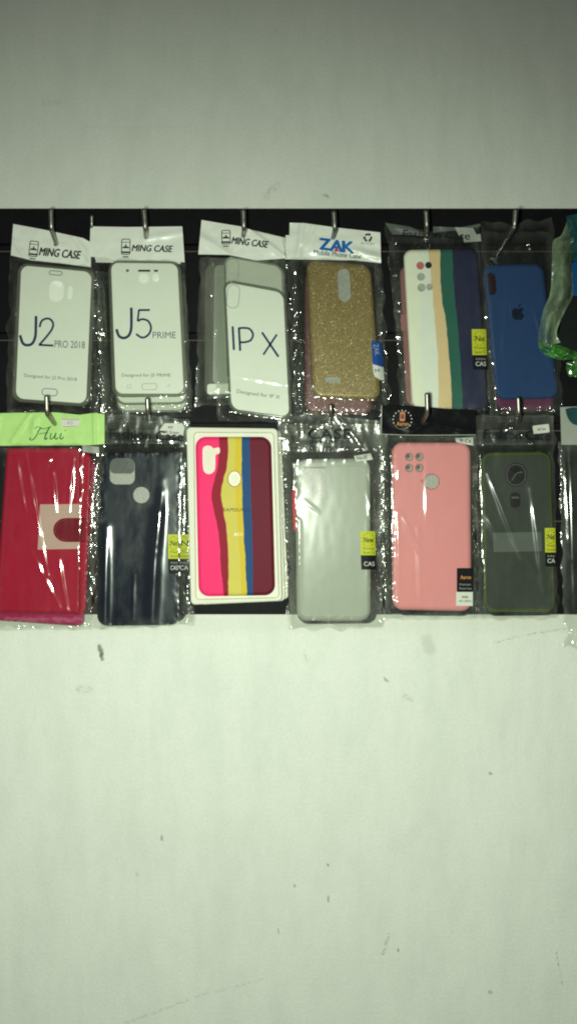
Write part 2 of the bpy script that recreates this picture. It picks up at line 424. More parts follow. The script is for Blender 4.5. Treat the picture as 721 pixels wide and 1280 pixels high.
_tc = {}
def glyphs(s, bold=0., shear=0., spacing=1.):
    key = (s, bold, shear, spacing)
    if key in _tc: return _tc[key]
    cu = bpy.data.curves.new('letters', 'FONT'); cu.body = s; cu.size = 1; cu.offset = bold; cu.shear = shear
    cu.space_character = spacing; cu.resolution_u = 3
    ob = bpy.data.objects.new('letters', cu); COL.objects.link(ob)
    dg = bpy.context.evaluated_depsgraph_get(); me = bpy.data.meshes.new_from_object(ob.evaluated_get(dg))
    pts = [(v.co.x, -v.co.y) for v in me.vertices]; fs = [list(p.vertices) for p in me.polygons]
    bpy.data.objects.remove(ob); bpy.data.curves.remove(cu); bpy.data.meshes.remove(me)
    _tc[key] = (pts, fs); return pts, fs
def text(parent, s, cx, cy, w, h, depth, mat, rot=0., bold=0., shear=0., off=.0008, name='printed_text', spacing=1.):
    pts, fs = glyphs(s, 0., shear, spacing)
    x0 = min(p[0] for p in pts); x1 = max(p[0] for p in pts); y0 = min(p[1] for p in pts); y1 = max(p[1] for p in pts)
    c, sn = math.cos(math.radians(rot)), math.sin(math.radians(rot)); out = []
    for x, y in pts:
        a = ((x - x0) / (x1 - x0) - .5) * w; b = ((y - y0) / (y1 - y0) - .5) * h
        out.append((cx + a * c - b * sn, cy + a * sn + b * c))
    f = depth if callable(depth) else (lambda x, y: depth)
    if bold:      # heavier weight: the outline laid down several times, a hair apart
        k = len(out); e = bold * h * .9; pts2, fs2, lay = [], [], []
        for n_, (ox, oy) in enumerate(((-e, 0), (e, 0), (0, -e * .7), (0, e * .7), (0, 0))):
            pts2 += [(x + ox * c - oy * sn, y + ox * sn + oy * c) for x, y in out]; fs2 += [[i + n_ * k for i in q] for q in fs]
        return conform(name, parent, pts2, fs2, f, mat, off, layers=k)
    return conform(name, parent, out, fs, f, mat, off)

def catmull(pts, n=6):
    if len(pts) < 3: return pts
    out = []
    for i in range(len(pts) - 1):
        p0 = pts[max(i - 1, 0)]; p1 = pts[i]; p2 = pts[i + 1]; p3 = pts[min(i + 2, len(pts) - 1)]
        for k in range(n):
            t = k / n
            out.append(tuple(.5 * ((2 * b) + (-a + c) * t + (2 * a - 5 * b + 4 * c - d) * t * t + (-a + 3 * b - 3 * c + d) * t ** 3)
                             for a, b, c, d in zip(p0, p1, p2, p3)))
    out.append(pts[-1]); return out
def strokes(name, parent, lines, depth, mat, off=.0008, smoothit=True):
    """lines: list of (points, width) drawn as flat ribbons in ONE mesh"""
    f = depth if callable(depth) else (lambda x, y: depth)
    pts, fs = [], []
    for line in lines:
        pl, w = line[0], line[1]; closed = len(line) > 2 and line[2]
        ps = catmull(pl) if (smoothit and not closed) else list(pl)
        if closed: ps = ps + [ps[0]]
        base = len(pts)
        for i, (x, y) in enumerate(ps):
            if closed: a, b = ps[(i - 1) % (len(ps) - 1)], ps[(i + 1) % (len(ps) - 1)]
            else: a, b = ps[max(i - 1, 0)], ps[min(i + 1, len(ps) - 1)]
            dx, dy = b[0] - a[0], b[1] - a[1]; L = math.hypot(dx, dy) or 1
            ww = w if not isinstance(w, (list, tuple)) else w[0] + (w[1] - w[0]) * i / (len(ps) - 1)
            pts += [(x - dy / L * ww / 2, y + dx / L * ww / 2), (x + dy / L * ww / 2, y - dx / L * ww / 2)]
        for i in range(len(ps) - 1):
            k = base + 2 * i; fs.append([k, k + 1, k + 3, k + 2])
    return conform(name, parent, pts, fs, f, mat, off, 1e9)

def polyat(pl, u):
    L = [0]
    for a, b in zip(pl, pl[1:]): L.append(L[-1] + math.hypot(b[0] - a[0], b[1] - a[1]))
    t = u * L[-1]
    for i in range(len(pl) - 1):
        if t <= L[i + 1] or i == len(pl) - 2:
            k = (t - L[i]) / ((L[i + 1] - L[i]) or 1); return (pl[i][0] + (pl[i + 1][0] - pl[i][0]) * k, pl[i][1] + (pl[i + 1][1] - pl[i][1]) * k)
def sheet(name, parent, top, bot, depth, mat, step=1.7, jag=0., seed=0.):
    w = max(abs(top[-1][0] - top[0][0]), abs(bot[-1][0] - bot[0][0])); h = max(abs(bot[0][1] - top[0][1]), abs(bot[-1][1] - top[-1][1]))
    nu = max(int(w / step), 2); nv = max(int(h / step), 2)
    T = [polyat(top, i / nu) for i in range(nu + 1)]; B = [polyat(bot, i / nu) for i in range(nu + 1)]
    vs, uv, fs = [], [], []
    for j in range(nv + 1):
        v = j / nv
        for i in range(nu + 1):
            u = i / nu; x = T[i][0] + (B[i][0] - T[i][0]) * v; y = T[i][1] + (B[i][1] - T[i][1]) * v
            if jag:
                ex = max(0, abs(u - .5) * 2 - .75) * 4; ey = max(0, abs(v - .5) * 2 - .85) * 6
                x += jag * ex * noise.noise((y * .05 + seed, u * 3, seed)) ; y += jag * ey * noise.noise((x * .06, seed + 5, v * 3))
            vs.append(P(x, y, depth(x, y))); uv.append((u, v))
    for j in range(nv):
        for i in range(nu):
            k = j * (nu + 1) + i; fs.append([k, k + nu + 1, k + nu + 2, k + 1])
    return link(name, vs, fs, mat, parent, uv, True)

def sstep(a, b, x):
    t = min(max((x - a) / (b - a), 0), 1); return t * t * (3 - 2 * t)
def segd(x, y, s):
    (x0, y0), (x1, y1) = s; dx, dy = x1 - x0, y1 - y0
    t = ((x - x0) * dx + (y - y0) * dy) / (dx * dx + dy * dy); tc = min(max(t, 0), 1)
    return math.hypot(x - x0 - dx * tc, y - y0 - dy * tc), tc
def header_depth(yh, seed, amp=.0009, creases=()):
    def f(x, y):
        d = amp * (noise.noise((x * .035 + seed, y * .05, seed)) + .45 * noise.noise((x * .1, y * .12 + seed, 3.1)))
        for s, w, a in creases:
            q, t = segd(x, y, s); d -= a * math.exp(-(q / w) ** 2)
        return yh + d
    return f
def bag_depth(q, yf, back=.006, seed=0., creases=(), lift=.0010, rough=1., margin=11., inner=.00022, hasheader=False):
    w, h = dims(q)
    xs = [p[0] for p in q]; ys = [p[1] for p in q]
    ax = ((q[1][0] - q[0][0]) + (q[2][0] - q[3][0])) / 2 / w, ((q[1][1] - q[0][1]) + (q[2][1] - q[3][1])) / 2 / w
    ay = ((q[3][0] - q[0][0]) + (q[2][0] - q[1][0])) / 2 / h, ((q[3][1] - q[0][1]) + (q[2][1] - q[1][1])) / 2 / h
    cx, cy = sum(xs) / 4, sum(ys) / 4
    det = ax[0] * ay[1] - ax[1] * ay[0]
    def f(x, y):
        dx, dy = x - cx, y - cy
        a = (dx * ay[1] - dy * ay[0]) / det; b = (ax[0] * dy - ax[1] * dx) / det
        ox, oy = max(abs(a) - w / 2, 0), max(abs(b) - h / 2, 0)
        d = math.hypot(ox, oy); t = sstep(0, margin, d)
        z = yf - lift + (back + lift) * t
        e = sstep(-10, 6, max(abs(a) - w / 2, abs(b) - h / 2))
        n1 = noise.noise((x * .11 + seed, y * .045, seed)); n2 = noise.noise((x * .28, y * .17 + seed, seed + 2)); n3 = noise.noise((x * .02 + seed, y * .012, 7 + seed))
        hd_ = sstep(2, 14, -b - h / 2)
        z -= rough * e * (.0014 * n1 * (1 - .45 * hd_) + .0011 * n2 * (1 - .85 * hd_)) * (.4 + .6 * t) + inner * (n1 + 1.6 * n3) * (1 - e * .5)
        for s, cw, ca in creases:
            dd, tc = segd(x, y, s)
            z -= ca * math.exp(-(dd / cw) ** 2) * (.3 + .7 * math.sin(math.pi * min(max(tc, .06), .94)))
        return z
    return f

# ------------------------------------------------------------------ setting
def box(name, x0, x1, y0, y1, z0, z1, mat, parent=None):
    v = [(x, y, z) for x in (x0, x1) for y in (y0, y1) for z in (z0, z1)]
    f = [(0, 1, 3, 2), (4, 6, 7, 5), (0, 4, 5, 1), (2, 3, 7, 6), (0, 2, 6, 4), (1, 5, 7, 3)]
    return link(name, v, f, mat, parent, recalc=True)
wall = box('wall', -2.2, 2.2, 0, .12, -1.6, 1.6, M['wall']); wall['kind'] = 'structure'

PY = -.018
zt = P(0, 260.5, PY).z; zb = P(0, 768, PY).z
panel = thing('slatwall', (0, PY / 2, zb), 'long black slatted board fixed across the white wall behind all the packages', 'slatwall')
prof = [(0, zt), (PY + .001, zt), (PY, zt - .001)]
grooves = [P(0, y, PY).z for y in (309, 420, 533, 646)]
for g in grooves: prof += [(PY, g + .004), (PY + .009, g + .004), (PY + .009, g - .004), (PY, g - .004)]
prof += [(PY, zb + .001), (PY + .001, zb), (0, zb)]
vs = []; n = len(prof)
for x in (-.85, .85): vs += [(x, y - .0002, z) for y, z in prof]
fs = [[i, (i + 1) % n, n + (i + 1) % n, n + i] for i in range(n)] + [list(range(n)), list(range(n, 2 * n))]
link('board', vs, fs, M['panel'], panel, recalc=True)
for g in grooves: box('groove_lip', -.85, .85, PY - .0007, PY + .002, g - .0052, g - .0042, M['groove'], panel)

def tube(name, pts, r, mat, parent=None, n=12, rtip=True):
    vs, fs = [], []
    ps = catmull([tuple(p) for p in pts], 8) if len(pts) > 2 else [tuple(p) for p in pts]
    ps = [Vector(p) for p in ps]
    ps = [ps[0] + (ps[0] - ps[1]).normalized() * r * .8, ps[0] + (ps[0] - ps[1]).normalized() * r * .45] + ps
    rad = [r * .35, r * .82] + [r] * (len(ps) - 2)
    up = Vector((1, 0, .01))
    for i, p in enumerate(ps):
        t = (ps[min(i + 1, len(ps) - 1)] - ps[max(i - 1, 0)]).normalized()
        a = (up - t * up.dot(t)).normalized(); b = t.cross(a)
        for k in range(n):
            an = 2 * math.pi * k / n; vs.append(p + (a * math.cos(an) + b * math.sin(an)) * rad[i])
    for i in range(len(ps) - 1):
        for k in range(n):
            j = (k + 1) % n; fs.append([i * n + k, i * n + j, (i + 1) * n + j, (i + 1) * n + k])
    fs.append(list(range(n))); fs.append(list(range((len(ps) - 1) * n, len(ps) * n)))
    return link(name, vs, fs, mat, parent, None, [True] * (len(fs) - 2) + [False] * 2, recalc=True)

HG = 'metal hooks in the black panel'
def hook(tip, bend, entry, ye, fwd, label, r=.0023):
    """peg: from the panel straight out, then a bent-up end"""
    yf = ye - fwd
    e = P(*entry, ye); b = P(*bend, yf)
    dirn = (e - b).normalized(); t = (PY + .006 - e.y) / dirn.y
    back = e + dirn * t
    tp = P(*tip, yf - .002)
    up = (tp - b).normalized()
    o = tube('display_hook', [tp, tp.lerp(b + up * .006, .6), b + up * .004, b + up * .0012 + dirn * .0012, b + dirn * .004, e.lerp(b, .5), e, back], r, M['steel'])
    me = o.data; me.transform(__import__('mathutils').Matrix.Translation(-back)); o.location = back; tag(o, label, 'hook', HG)
    return o

# ------------------------------------------------------------------ package helpers
def pkg(q, yf, label, group=None, name='phone_case_package', cat='phone case'):
    bx, by = (q[2][0] + q[3][0]) / 2, (q[2][1] + q[3][1]) / 2
    return thing(name, P(bx, by, yf + .008), label, cat, group)
def hang_hole(parent, x, y, f, r=2.6):
    flat('hang_hole', parent, circ(x, y, r, r * .85, 14), f, M['ink'], .0006)
def windows(case, holes, yf, mats, hd=.004):
    for hp, mm in zip(holes, mats): flat('camera_window_or_shade', case, hp, yf + hd - .0003, mm)
def new_sticker(parent, x0, y0, x1, ym, y1, f, word='Ne', l1='Premi', l2='Good C', c1='FASH', c2='CAS', skew=1.5):
    w = x1 - x0
    s = flat('sticker', parent, [(x0, y0), (x1, y0), (x1 + skew * .5, ym), (x0 + skew * .5, ym)], f, M['yellow'], .0009)
    flat('sticker_base', s, [(x0 + skew * .5, ym), (x1 + skew * .5, ym), (x1 + skew, y1), (x0 + skew, y1)], f, M['black_label'], .0009)
    cx = (x0 + x1) / 2 + .5; cy = y0 + (ym - y0) * .36
    text(s, word, cx + .8, cy, w * .62, (ym - y0) * .22, f, M['ink'], bold=.02, off=.0014)
    dots = []
    for k in range(12):
        a = 2 * math.pi * k / 12 + .3; dots.append((cx + w * .38 * math.cos(a), cy + (ym - y0) * .27 * math.sin(a)))
    strokes('printed_text', s, [([(a - .55, b), (a + .55, b)], 1.1) for a, b in dots], f, M['ink'], .0014)
    text(s, l1, cx + .8, y0 + (ym - y0) * .72, w * .72, (ym - y0) * .10, f, M['ink'], off=.0014)
    text(s, l2, cx + .8, y0 + (ym - y0) * .88, w * .76, (ym - y0) * .11, f, M['ink'], off=.0014)
    if c1: text(s, c1, cx + skew, ym + (y1 - ym) * .27, w * .66, (y1 - ym) * .14, f, M['ink_soft'], off=.0014)
    text(s, c2, cx + skew, ym + (y1 - ym) * .6, w * .72, (y1 - ym) * .30, f, M['white_ink'], bold=.01, off=.0014)
    return s
def label_patch(parent, poly, f, lines, mat=None):
    s = flat('sticker', parent, poly, f, mat or M['white_label'], .0009)
    for (t, cx, cy, w, h, rot) in lines: text(s, t, cx, cy, w, h, f, M['ink'], rot=rot, bold=.02, off=.0014)
    return s
def ming_header(parent, top, bot, f, phone, word):
    h = sheet('header_card', parent, top, bot, f, M['white_plastic'])
    x, y, w, hh, rot = phone
    c, s = math.cos(math.radians(rot)), math.sin(math.radians(rot))
    R = lambda pts: [(x + a * c - b * s, y + a * s + b * c) for a, b in pts]
    strokes('logo_print', h, [(R(rr(-w / 2, -hh / 2, w / 2, hh / 2, 1.6)), 1.0, True), (R([(-w / 2, -hh * .30), (w / 2, -hh * .30)]), .8), (R([(-w / 2, hh * .36), (w / 2, hh * .36)]), 2.2),
        (R([(-w * .42, hh * .06), (w * .42, hh * .06)]), 1.4), (R([(-w * .3, -.2), (w * .3, -.2)]), 1.0), (R([(0, -hh * .17), (0, hh * .05)]), 1.6), (R([(-w * .35, hh * .66), (w * .35, hh * .66)]), 1.3)], f, M['ink'], smoothit=False)
    tx, ty, tw, th, tr = word
    text(h, 'MING CASE', tx, ty, tw, th, f, M['ink'], rot=tr, bold=.05, shear=.22)
    return h
def bagq(a, b, c, d): return [a, b], [d, c]

WG = 'clear cases under white printed headers'
# ============================================================ ROW 1
# ---- 1: first white-header package
q = [(23, 328), (119, 337), (113.5, 509), (15, 502)]; yf = -.040
t = pkg(q, yf, 'clear phone case with big blue J2 lettering, at the top left end', WG)
cs = slab('phone_case', t, q, yf, .009, 13, 4, M['clear'])
cq = [(27, 331.5), (115, 340), (108, 504.5), (20, 498)]
cd = slab('insert_card', t, cq, yf - .0006, .0005, 10, .3, M['card'], nb=2); z = yf - .0006
flat('camera_outline', cd, rr(62, 351, 80, 377, 8, 4), z, M['card_pale'], .0003)
flat('camera_outline', cd, rr(85, 358, 91, 374, 2.5, 4), z, M['card_pale'], .0003)
strokes('printed_text', cd, [([(45.5, 395), (45.2, 410), (44.5, 421), (41, 429), (35, 431.5), (29, 429), (25.5, 419)], 3.4)], z, M['ink_blue'])
strokes('printed_text', cd, [([(50, 409), (52, 402), (57, 398.5), (63, 399), (66.8, 404.5), (65, 412), (58, 421.5), (50, 430.5)], 2.6), ([(48.7, 431), (67, 432)], 2.6)], z, M['ink_blue'])
text(cd, 'PRO 2018', 87.5, 430.5, 38, 9, z, M['ink_grey'], rot=2)
text(cd, 'Designed for J2 Pro 2018', 63.5, 472.3, 66, 5.4, z, M['ink_grey'], rot=4.5)
strokes('speaker_outline', cd, [(rr(62, 338.8, 78, 343.6, 2.2, 5), .9, True)], z, M['ink_grey'])
strokes('button_outline', cd, [(rr(53, 486, 72, 494.5, 4, 3), .9, True)], z, M['ink_grey'])
f = bag_depth(q, yf, seed=1.3, rough=1.9, creases=[(((20, 335), (12, 510)), 2.5, .0012)])
sheet('plastic_bag', t, *bagq((13, 318), (117, 332), (124, 518), (8, 516)), f, M['film'], jag=5, seed=1)
fh = header_depth(-.038, 2.0, .0012, [(((86, 286), (113, 325)), 4, .0022), (((17, 300), (35, 325)), 3, .0018)])
h = ming_header(t, [(17, 280), (55, 287), (90, 294.5), (104, 297.5), (114, 303)], [(14, 319), (40, 325.5), (75, 329), (114, 334)], fh, (42.5, 311, 10.5, 19, 6), (75.5, 316.5, 52, 10, 5.5))
hang_hole(t, 70, 305.5, fh)
hook((64, 263), (64.6, 287), (71, 305), -.038, .037, 'bent metal hook through the header at the top left end of the panel')

# ---- 2: the three on the second hook
for k, (dx, dy, yy, lab) in enumerate([(4, 20, -.028, 'clear phone case rearmost and lowest in the stack behind the J5 one'),
                                       (3, 10.5, -.040, 'clear phone case directly behind the J5 one, middle of that stack')]):
    q2 = [(137 + dx, 329 + dy), (226 + dx * .4, 330 + dy), (234 + dx * .3, 495 + dy), (142 + dx, 496 + dy)]
    tb = pkg(q2, yy, lab, WG)
    slab('phone_case', tb, q2, yy, .009, 12, 4, M['clear_milky'])
    slab('insert_card', tb, [(x + (2.5 if i in (0, 3) else -2.5), y + (2 if i < 2 else -3)) for i, (x, y) in enumerate(q2)], yy - .0006, .0005, 10, .3, M['card'], nb=2)
    fb = bag_depth(q2, yy, seed=20 + k)
    sheet('plastic_bag', tb, *bagq((120, 330 + dy), (232, 332 + dy), (239, 501 + dy), (128, 504 + dy)), fb, M['film'], step=2.5, jag=4, seed=20 + k)
    sheet('header_card', tb, [(116 + dx, 287 + dy * .4), (224, 287 + dy * .4)], [(116 + dx, 320 + dy * .4), (226, 322 + dy * .4)], header_depth(yy + .002, 9 + k), M['white_plastic'], step=4)
q = [(135.5, 325.5), (226, 326.5), (236, 496), (140.5, 497)]; yf = -.052
t = pkg(q, yf, 'clear phone case on white card with big blue J5 lettering', WG)
slab('phone_case', t, q, yf, .009, 13, 4, M['clear'])
cq = [(139, 328.5), (222, 329.5), (230, 492), (145, 492)]; z = yf - .0006
cd = slab('insert_card', t, cq, z, .0005, 9, .3, M['card'], nb=2)
flat('camera_outline', cd, circ(180, 348, 6.3), z, M['card_pale'], .0003); flat('camera_outline', cd, rr(191, 342, 199, 352, 3), z, M['card_pale'], .0003)
strokes('printed_text', cd, [([(164.3, 384.5), (164.5, 400), (164, 412), (161, 419.5), (155, 422.5), (149, 420), (145.8, 411.5)], 3.4)], z, M['ink_blue'])
strokes('printed_text', cd, [([(187.5, 387.5), (173.7, 387.6)], 2.6), ([(173.9, 387), (172.3, 401.5)], 2.4), ([(172.3, 401.5), (178, 399), (185.5, 401.5), (189, 410), (185.5, 418.5), (178, 422), (170.3, 417.5)], 2.6)], z, M['ink_blue'])
text(cd, 'PRIME', 205.5, 418.8, 29, 8, z, M['ink_grey'])
text(cd, 'Designed for J5 PRIME', 183, 469.5, 61, 5.2, z, M['ink_grey'])
flat('speaker_slot', cd, rr(172.8, 337.2, 188.2, 339.6, 1), z, M['ink'], .0006); flat('sensor_dot', cd, rr(192.5, 337.3, 197.8, 339.6, 1), z, M['ink'], .0006)
flat('sensor_dot', cd, circ(159.6, 338.2, 1.9), z, M['ink_grey'], .0006)
strokes('button_outline', cd, [(rr(178, 479.5, 196, 487, 2), .8, True), ([(159.5, 481), (164, 481), (164, 485), (159.5, 485)], .7, True), ([(209, 483), (213, 480.5), (212, 484)], .8)], z, M['ink_soft'], smoothit=False)
f = bag_depth(q, yf, seed=3.1, rough=1.9, creases=[(((132, 335), (134, 500)), 2.5, .0011), (((120, 400), (128, 505)), 2.5, .0012)])
sheet('plastic_bag', t, *bagq((113, 321), (231, 327), (241, 512), (121, 520)), f, M['film'], jag=5, seed=2)
fh = header_depth(-.048, 5.0, .0007, [(((180, 298), (228, 291)), 4, .0012)])
h = ming_header(t, [(113.5, 283), (160, 283.8), (228, 283)], [(112, 321), (170, 322.5), (231, 328)], fh, (157.5, 308.5, 10.5, 19, 1), (190.5, 310.5, 51, 8, 1.5))
hang_hole(t, 182.6, 297, fh)
hook((180, 263), (182, 287), (182.8, 297), -.048, .036, 'bent metal hook holding the three stacked clear cases, second along the top row')
hook((115, 271), (115, 285), (114.5, 290), -.034, .014, 'thin short metal hook peeking out between the first two white headers', .0017)

# ---- 3: tilted cases
q2 = [(256, 330), (330, 322), (338, 494), (255.5, 497)]; yy = -.028
tb = pkg(q2, yy, 'clear phone case leaning left behind the two tilted cases', WG)
slab('phone_case', tb, q2, yy, .009, 12, 4, M['clear'])
slab('insert_card', tb, [(259, 480), (325, 478), (330, 491), (259, 493)], yy - .0006, .0005, 3, .3, M['card'], nb=2)
slab('insert_sheet', tb, [(268, 332), (325, 327), (331, 478), (266, 480)], yy - .0006, .0005, 6, .3, M['ink_soft'], nb=2)
fb = bag_depth(q2, yy, seed=31, creases=[(((263, 340), (262, 490)), 2.5, .0014), (((274, 350), (272, 490)), 2, .0010)])
sheet('plastic_bag', tb, *bagq((250, 322), (350, 322), (345, 503), (244, 508)), fb, M['film_hazy'], jag=4, seed=31)
q3 = [(279.5, 318.5), (355, 331.5), (360, 490), (284, 480)]; yy = -.040
tb = pkg(q3, yy, 'clear phone case whose pale top shows just above the tilted front one', WG)
slab('phone_case', tb, q3, yy, .009, 13, 4, M['clear_milky'])
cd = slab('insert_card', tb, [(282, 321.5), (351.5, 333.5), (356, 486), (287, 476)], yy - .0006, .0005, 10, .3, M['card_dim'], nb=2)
strokes('camera_outline', cd, [(rr(283.5, 323.5, 298, 352, 7, 4), 1.0, True)], yy - .0006, M['ink_soft'])
sheet('plastic_bag', tb, *bagq((262, 322), (356, 326), (364, 497), (270, 500)), bag_depth(q3, yy, seed=33), M['film'], step=2.5, jag=4, seed=33)
sheet('header_card', tb, [(300, 284), (356, 297)], [(300, 318), (357, 322)], header_depth(yy + .002, 12), M['white_plastic'], step=4)
q = [(278.5, 348.5), (357, 362.5), (365, 526.5), (286.5, 516)]; yf = -.052
t = pkg(q, yf, 'tilted clear phone case with wide-spaced blue IP X lettering', WG)
slab('phone_case', t, q, yf, .009, 14, 4, M['clear'])
cq = [(282, 352.5), (354, 366), (361.5, 521), (289.5, 511)]; z = yf - .0006
cd = slab('insert_card', t, cq, z, .0005, 10, .3, M['card'], nb=2)
strokes('camera_outline', cd, [(rr(284, 356, 299, 385, 7, 5), 1.0, True)], z, M['ink_soft'])
strokes('printed_text', cd, [([(290.8, 408), (292.4, 437.5)], 2.8)], z, M['ink_blue'])
strokes('printed_text', cd, [([(298.6, 409.5), (300.2, 438.5)], 2.8), ([(298.6, 410.3), (305, 409.9), (312, 411.2), (316.2, 418), (313.5, 425), (307, 427.6), (299.8, 427.9)], 2.6)], z, M['ink_blue'])
strokes('printed_text', cd, [([(327.4, 415.4), (348, 446)], 2.7), ([(346, 418), (329, 443.5)], 2.5)], z, M['ink_blue'])
text(cd, 'Designed for IP X', 322.8, 493.4, 54, 6.0, z, M['ink_grey'], rot=8)
f = bag_depth(q, yf, seed=6.4, rough=1.7, creases=[(((296, 470), (360, 481)), 2, .0006), (((270, 360), (278, 515)), 2.5, .0013)])
sheet('plastic_bag', t, *bagq((262, 322), (357, 323), (371, 528), (272, 526)), f, M['film'], jag=4, seed=3)
fh = header_depth(-.048, 8.0, .0011, [(((310, 286), (357, 322)), 3.0, .0022), (((252, 297), (285, 318)), 5, .0022)])
h = ming_header(t, [(252, 275), (303, 283.5), (325, 291), (346, 295), (353, 296.5)], [(248, 318), (285, 318.5), (320, 325.5), (357, 323)], fh, (282.5, 296.5, 10.5, 17, 0), (312.5, 303, 46, 8.5, 7))
hang_hole(t, 304, 295, fh)
hook((304, 264), (305, 286), (304.3, 295), -.048, .034, 'bent metal hook holding the tilted clear cases, third along the top row')

# ---- 4: gold glitter
q2 = [(381, 338), (458, 338), (466, 519), (380, 517)]; yy = -.030
tb = pkg(q2, yy, 'rose pink glitter phone case hidden behind the gold one, only its lower edge showing', None)
slab('phone_case', tb, q2, yy, .009, 13, 5, M['rose'])
sheet('plastic_bag', tb, *bagq((358, 325), (474, 326), (484, 523), (368, 524)), bag_depth(q2, yy, seed=41, rough=1.8), M['film'], step=2.2, jag=5, seed=41)
sheet('header_card', tb, [(357, 294), (470, 296)], [(356, 324), (470, 326)], header_depth(-.032, 14), M['white_plastic'], step=3)
q = [(382.5, 324.5), (463, 331), (476, 500.5), (390, 498)]; yf = -.045
hp = [rr(422, 336, 437.5, 377, 7.5, -3), rr(406, 471.5, 425.5, 478.5, 2, 3)]
t = pkg(q, yf, 'gold glitter phone case with a pill-shaped camera slot in a clear bag')
cs = slab('phone_case', t, q, yf, .009, 13, 6, M['gold'], hp); windows(cs, hp, yf, [M['lens_grey'], M['lens_grey']])
f = bag_depth(q, yf, seed=8.2, rough=1.9, creases=[(((376, 350), (386, 490)), 2.5, .0013), (((372, 330), (376, 420)), 2, .0012)])
sheet('plastic_bag', t, *bagq((363, 321), (477, 328), (487, 510), (374, 520)), f, M['film_shiny'], jag=5, seed=4)
s = flat('sticker', t, [(464, 425), (476.5, 429), (479, 459), (465.5, 455)], f, M['deep_blue'], .0009)
flat('sticker_base', s, [(465.5, 455.2), (479, 459.2), (480, 475.5), (475, 475), (468, 470.5), (466.5, 466)], f, M['white_label'], .0009)
text(s, 'ZAK', 470.5, 437, 14, 6, f, M['ink_soft'], rot=82, off=.0014); text(s, 'Z', 471, 463, 4.5, 5.5, f, M['deep_blue'], rot=80, bold=.03, off=.0014)
fh = header_depth(-.042, 11.0, .0016, [(((378, 280), (372, 322)), 4, .0030), (((392, 282), (380, 305)), 4, .0024), (((440, 312), (476, 322)), 4, .002)])
h = sheet('header_card', t, [(362, 278.5), (380, 278.8), (420, 284.5), (475, 290.5)], [(361, 322), (395, 322), (430, 324), (476, 329)], fh, M['white_plastic'])
text(h, 'Z', 406.5, 305.3, 14.5, 13.5, fh, M['zak_blue'], rot=6, bold=.09, shear=-.1); text(h, 'A', 420.5, 307.3, 15.5, 13.8, fh, M['zak_blue'], rot=6, bold=.09); text(h, 'K', 435, 308.8, 15.5, 13.5, fh, M['zak_blue'], rot=6, bold=.09, shear=-.1)
flat('logo_print', h, [(420.3, 309), (423.8, 314.6), (416.8, 313.9)], fh, M['red_ink'], .0013)
text(h, 'Mobile Phone Case', 421.5, 317.8, 59, 6.2, fh, M['ink_grey'], rot=5, bold=.03)
rec = []
for k in range(3):
    a = math.radians(120 * k - 90); pts = []
    for da in (-48, -20, 12): pts.append((459.5 + 4.2 * math.cos(a + math.radians(da)), 297 + 4.2 * math.sin(a + math.radians(da))))
    rec.append((pts, (2.4, 2.2)))
    a2 = a + math.radians(14); tx, ty = 459.5 + 4.2 * math.cos(a2), 297 + 4.2 * math.sin(a2); tdx, tdy = -math.sin(a2), math.cos(a2)
    rec.append(([(tx, ty), (tx + tdx * 3.4, ty + tdy * 3.4)], (4.2, .2)))
strokes('logo_print', h, rec, fh, M['ink'])
text(h, 'RECYCLABLE', 459.5, 304.3, 17, 2.2, fh, M['ink_grey'], rot=3)
hang_hole(t, 416, 297.5, fh)
hook((417, 266), (418.4, 287), (416.3, 297), -.042, .034, 'bent metal hook through the blue-lettered white header, above the gold case')

# ---- 5: pastel striped
q2 = [(498.5, 332), (585, 332), (600, 509), (507, 509)]; yy = -.031
tb = pkg(q2, yy, 'dusty rose phone case behind the pastel striped one, its left edge showing', None)
slab('phone_case', tb, q2, yy, .009, 12, 4, M['rose_flat'])
slab('side_button', tb, [(500, 392), (512, 392), (513, 414), (501, 414)], yy - .0012, .003, 2, 1.2, M['rose_flat'], nb=3)
sheet('plastic_bag', tb, *bagq((488, 296), (598, 296), (606, 518), (500, 518)), bag_depth(q2, yy, seed=51, rough=2.2, creases=[(((494, 370), (502, 510)), 2.2, .0014)]), M['film_shiny'], step=2, jag=5, seed=51)
q = [(503.5, 312.5), (596, 311), (608.5, 512), (514.5, 511)]; yf = -.042
hp = [circ(525, 332, 4.9), circ(535.2, 331.4, 4.2), circ(525.8, 346, 4.9), circ(526.5, 359.5, 5.1), circ(536.6, 358.7, 4.2)]
t = pkg(q, yf, 'white, peach, green and navy striped phone case with five round camera holes', None)
cs = slab('phone_case', t, q, yf, .009, 11, 5, M['rainbow_a'], hp); windows(cs, hp, yf, [M['lens_pink'], M['lens_dark'], M['lens_grey'], M['lens_grey'], M['lens_grey']])
fh = bag_depth(q, yf, back=.005, seed=10.2, rough=1.2, inner=.0003, creases=[(((494, 330), (505, 505)), 2.5, .0013), (((480, 300), (600, 306)), 3, .0012), (((488, 282), (535, 292)), 3, .002), (((540, 284), (600, 281)), 3, .0016)])
bg = sheet('plastic_bag', t, [(481, 279), (505, 284), (545, 290), (600, 279)], [(505, 518), (612, 514)], fh, M['film_dark'], jag=5, seed=5)
text(bg, 'Fashion Case', 545, 293.5, 84, 9.5, fh, M['ink'], rot=2, bold=.02, off=.0018)
hz = sheet('header_band', t, [(481, 278.5), (512, 283), (533, 293)], [(490, 293), (510, 293.5), (533, 295)], lambda x, y: fh(x, y) - .0008, M['smoke'], step=3)
hz = sheet('header_band', t, [(541, 283), (575, 284.5), (600, 279.5)], [(541, 291), (575, 287), (600, 283)], lambda x, y: fh(x, y) - .0008, M['smoke'], step=3)
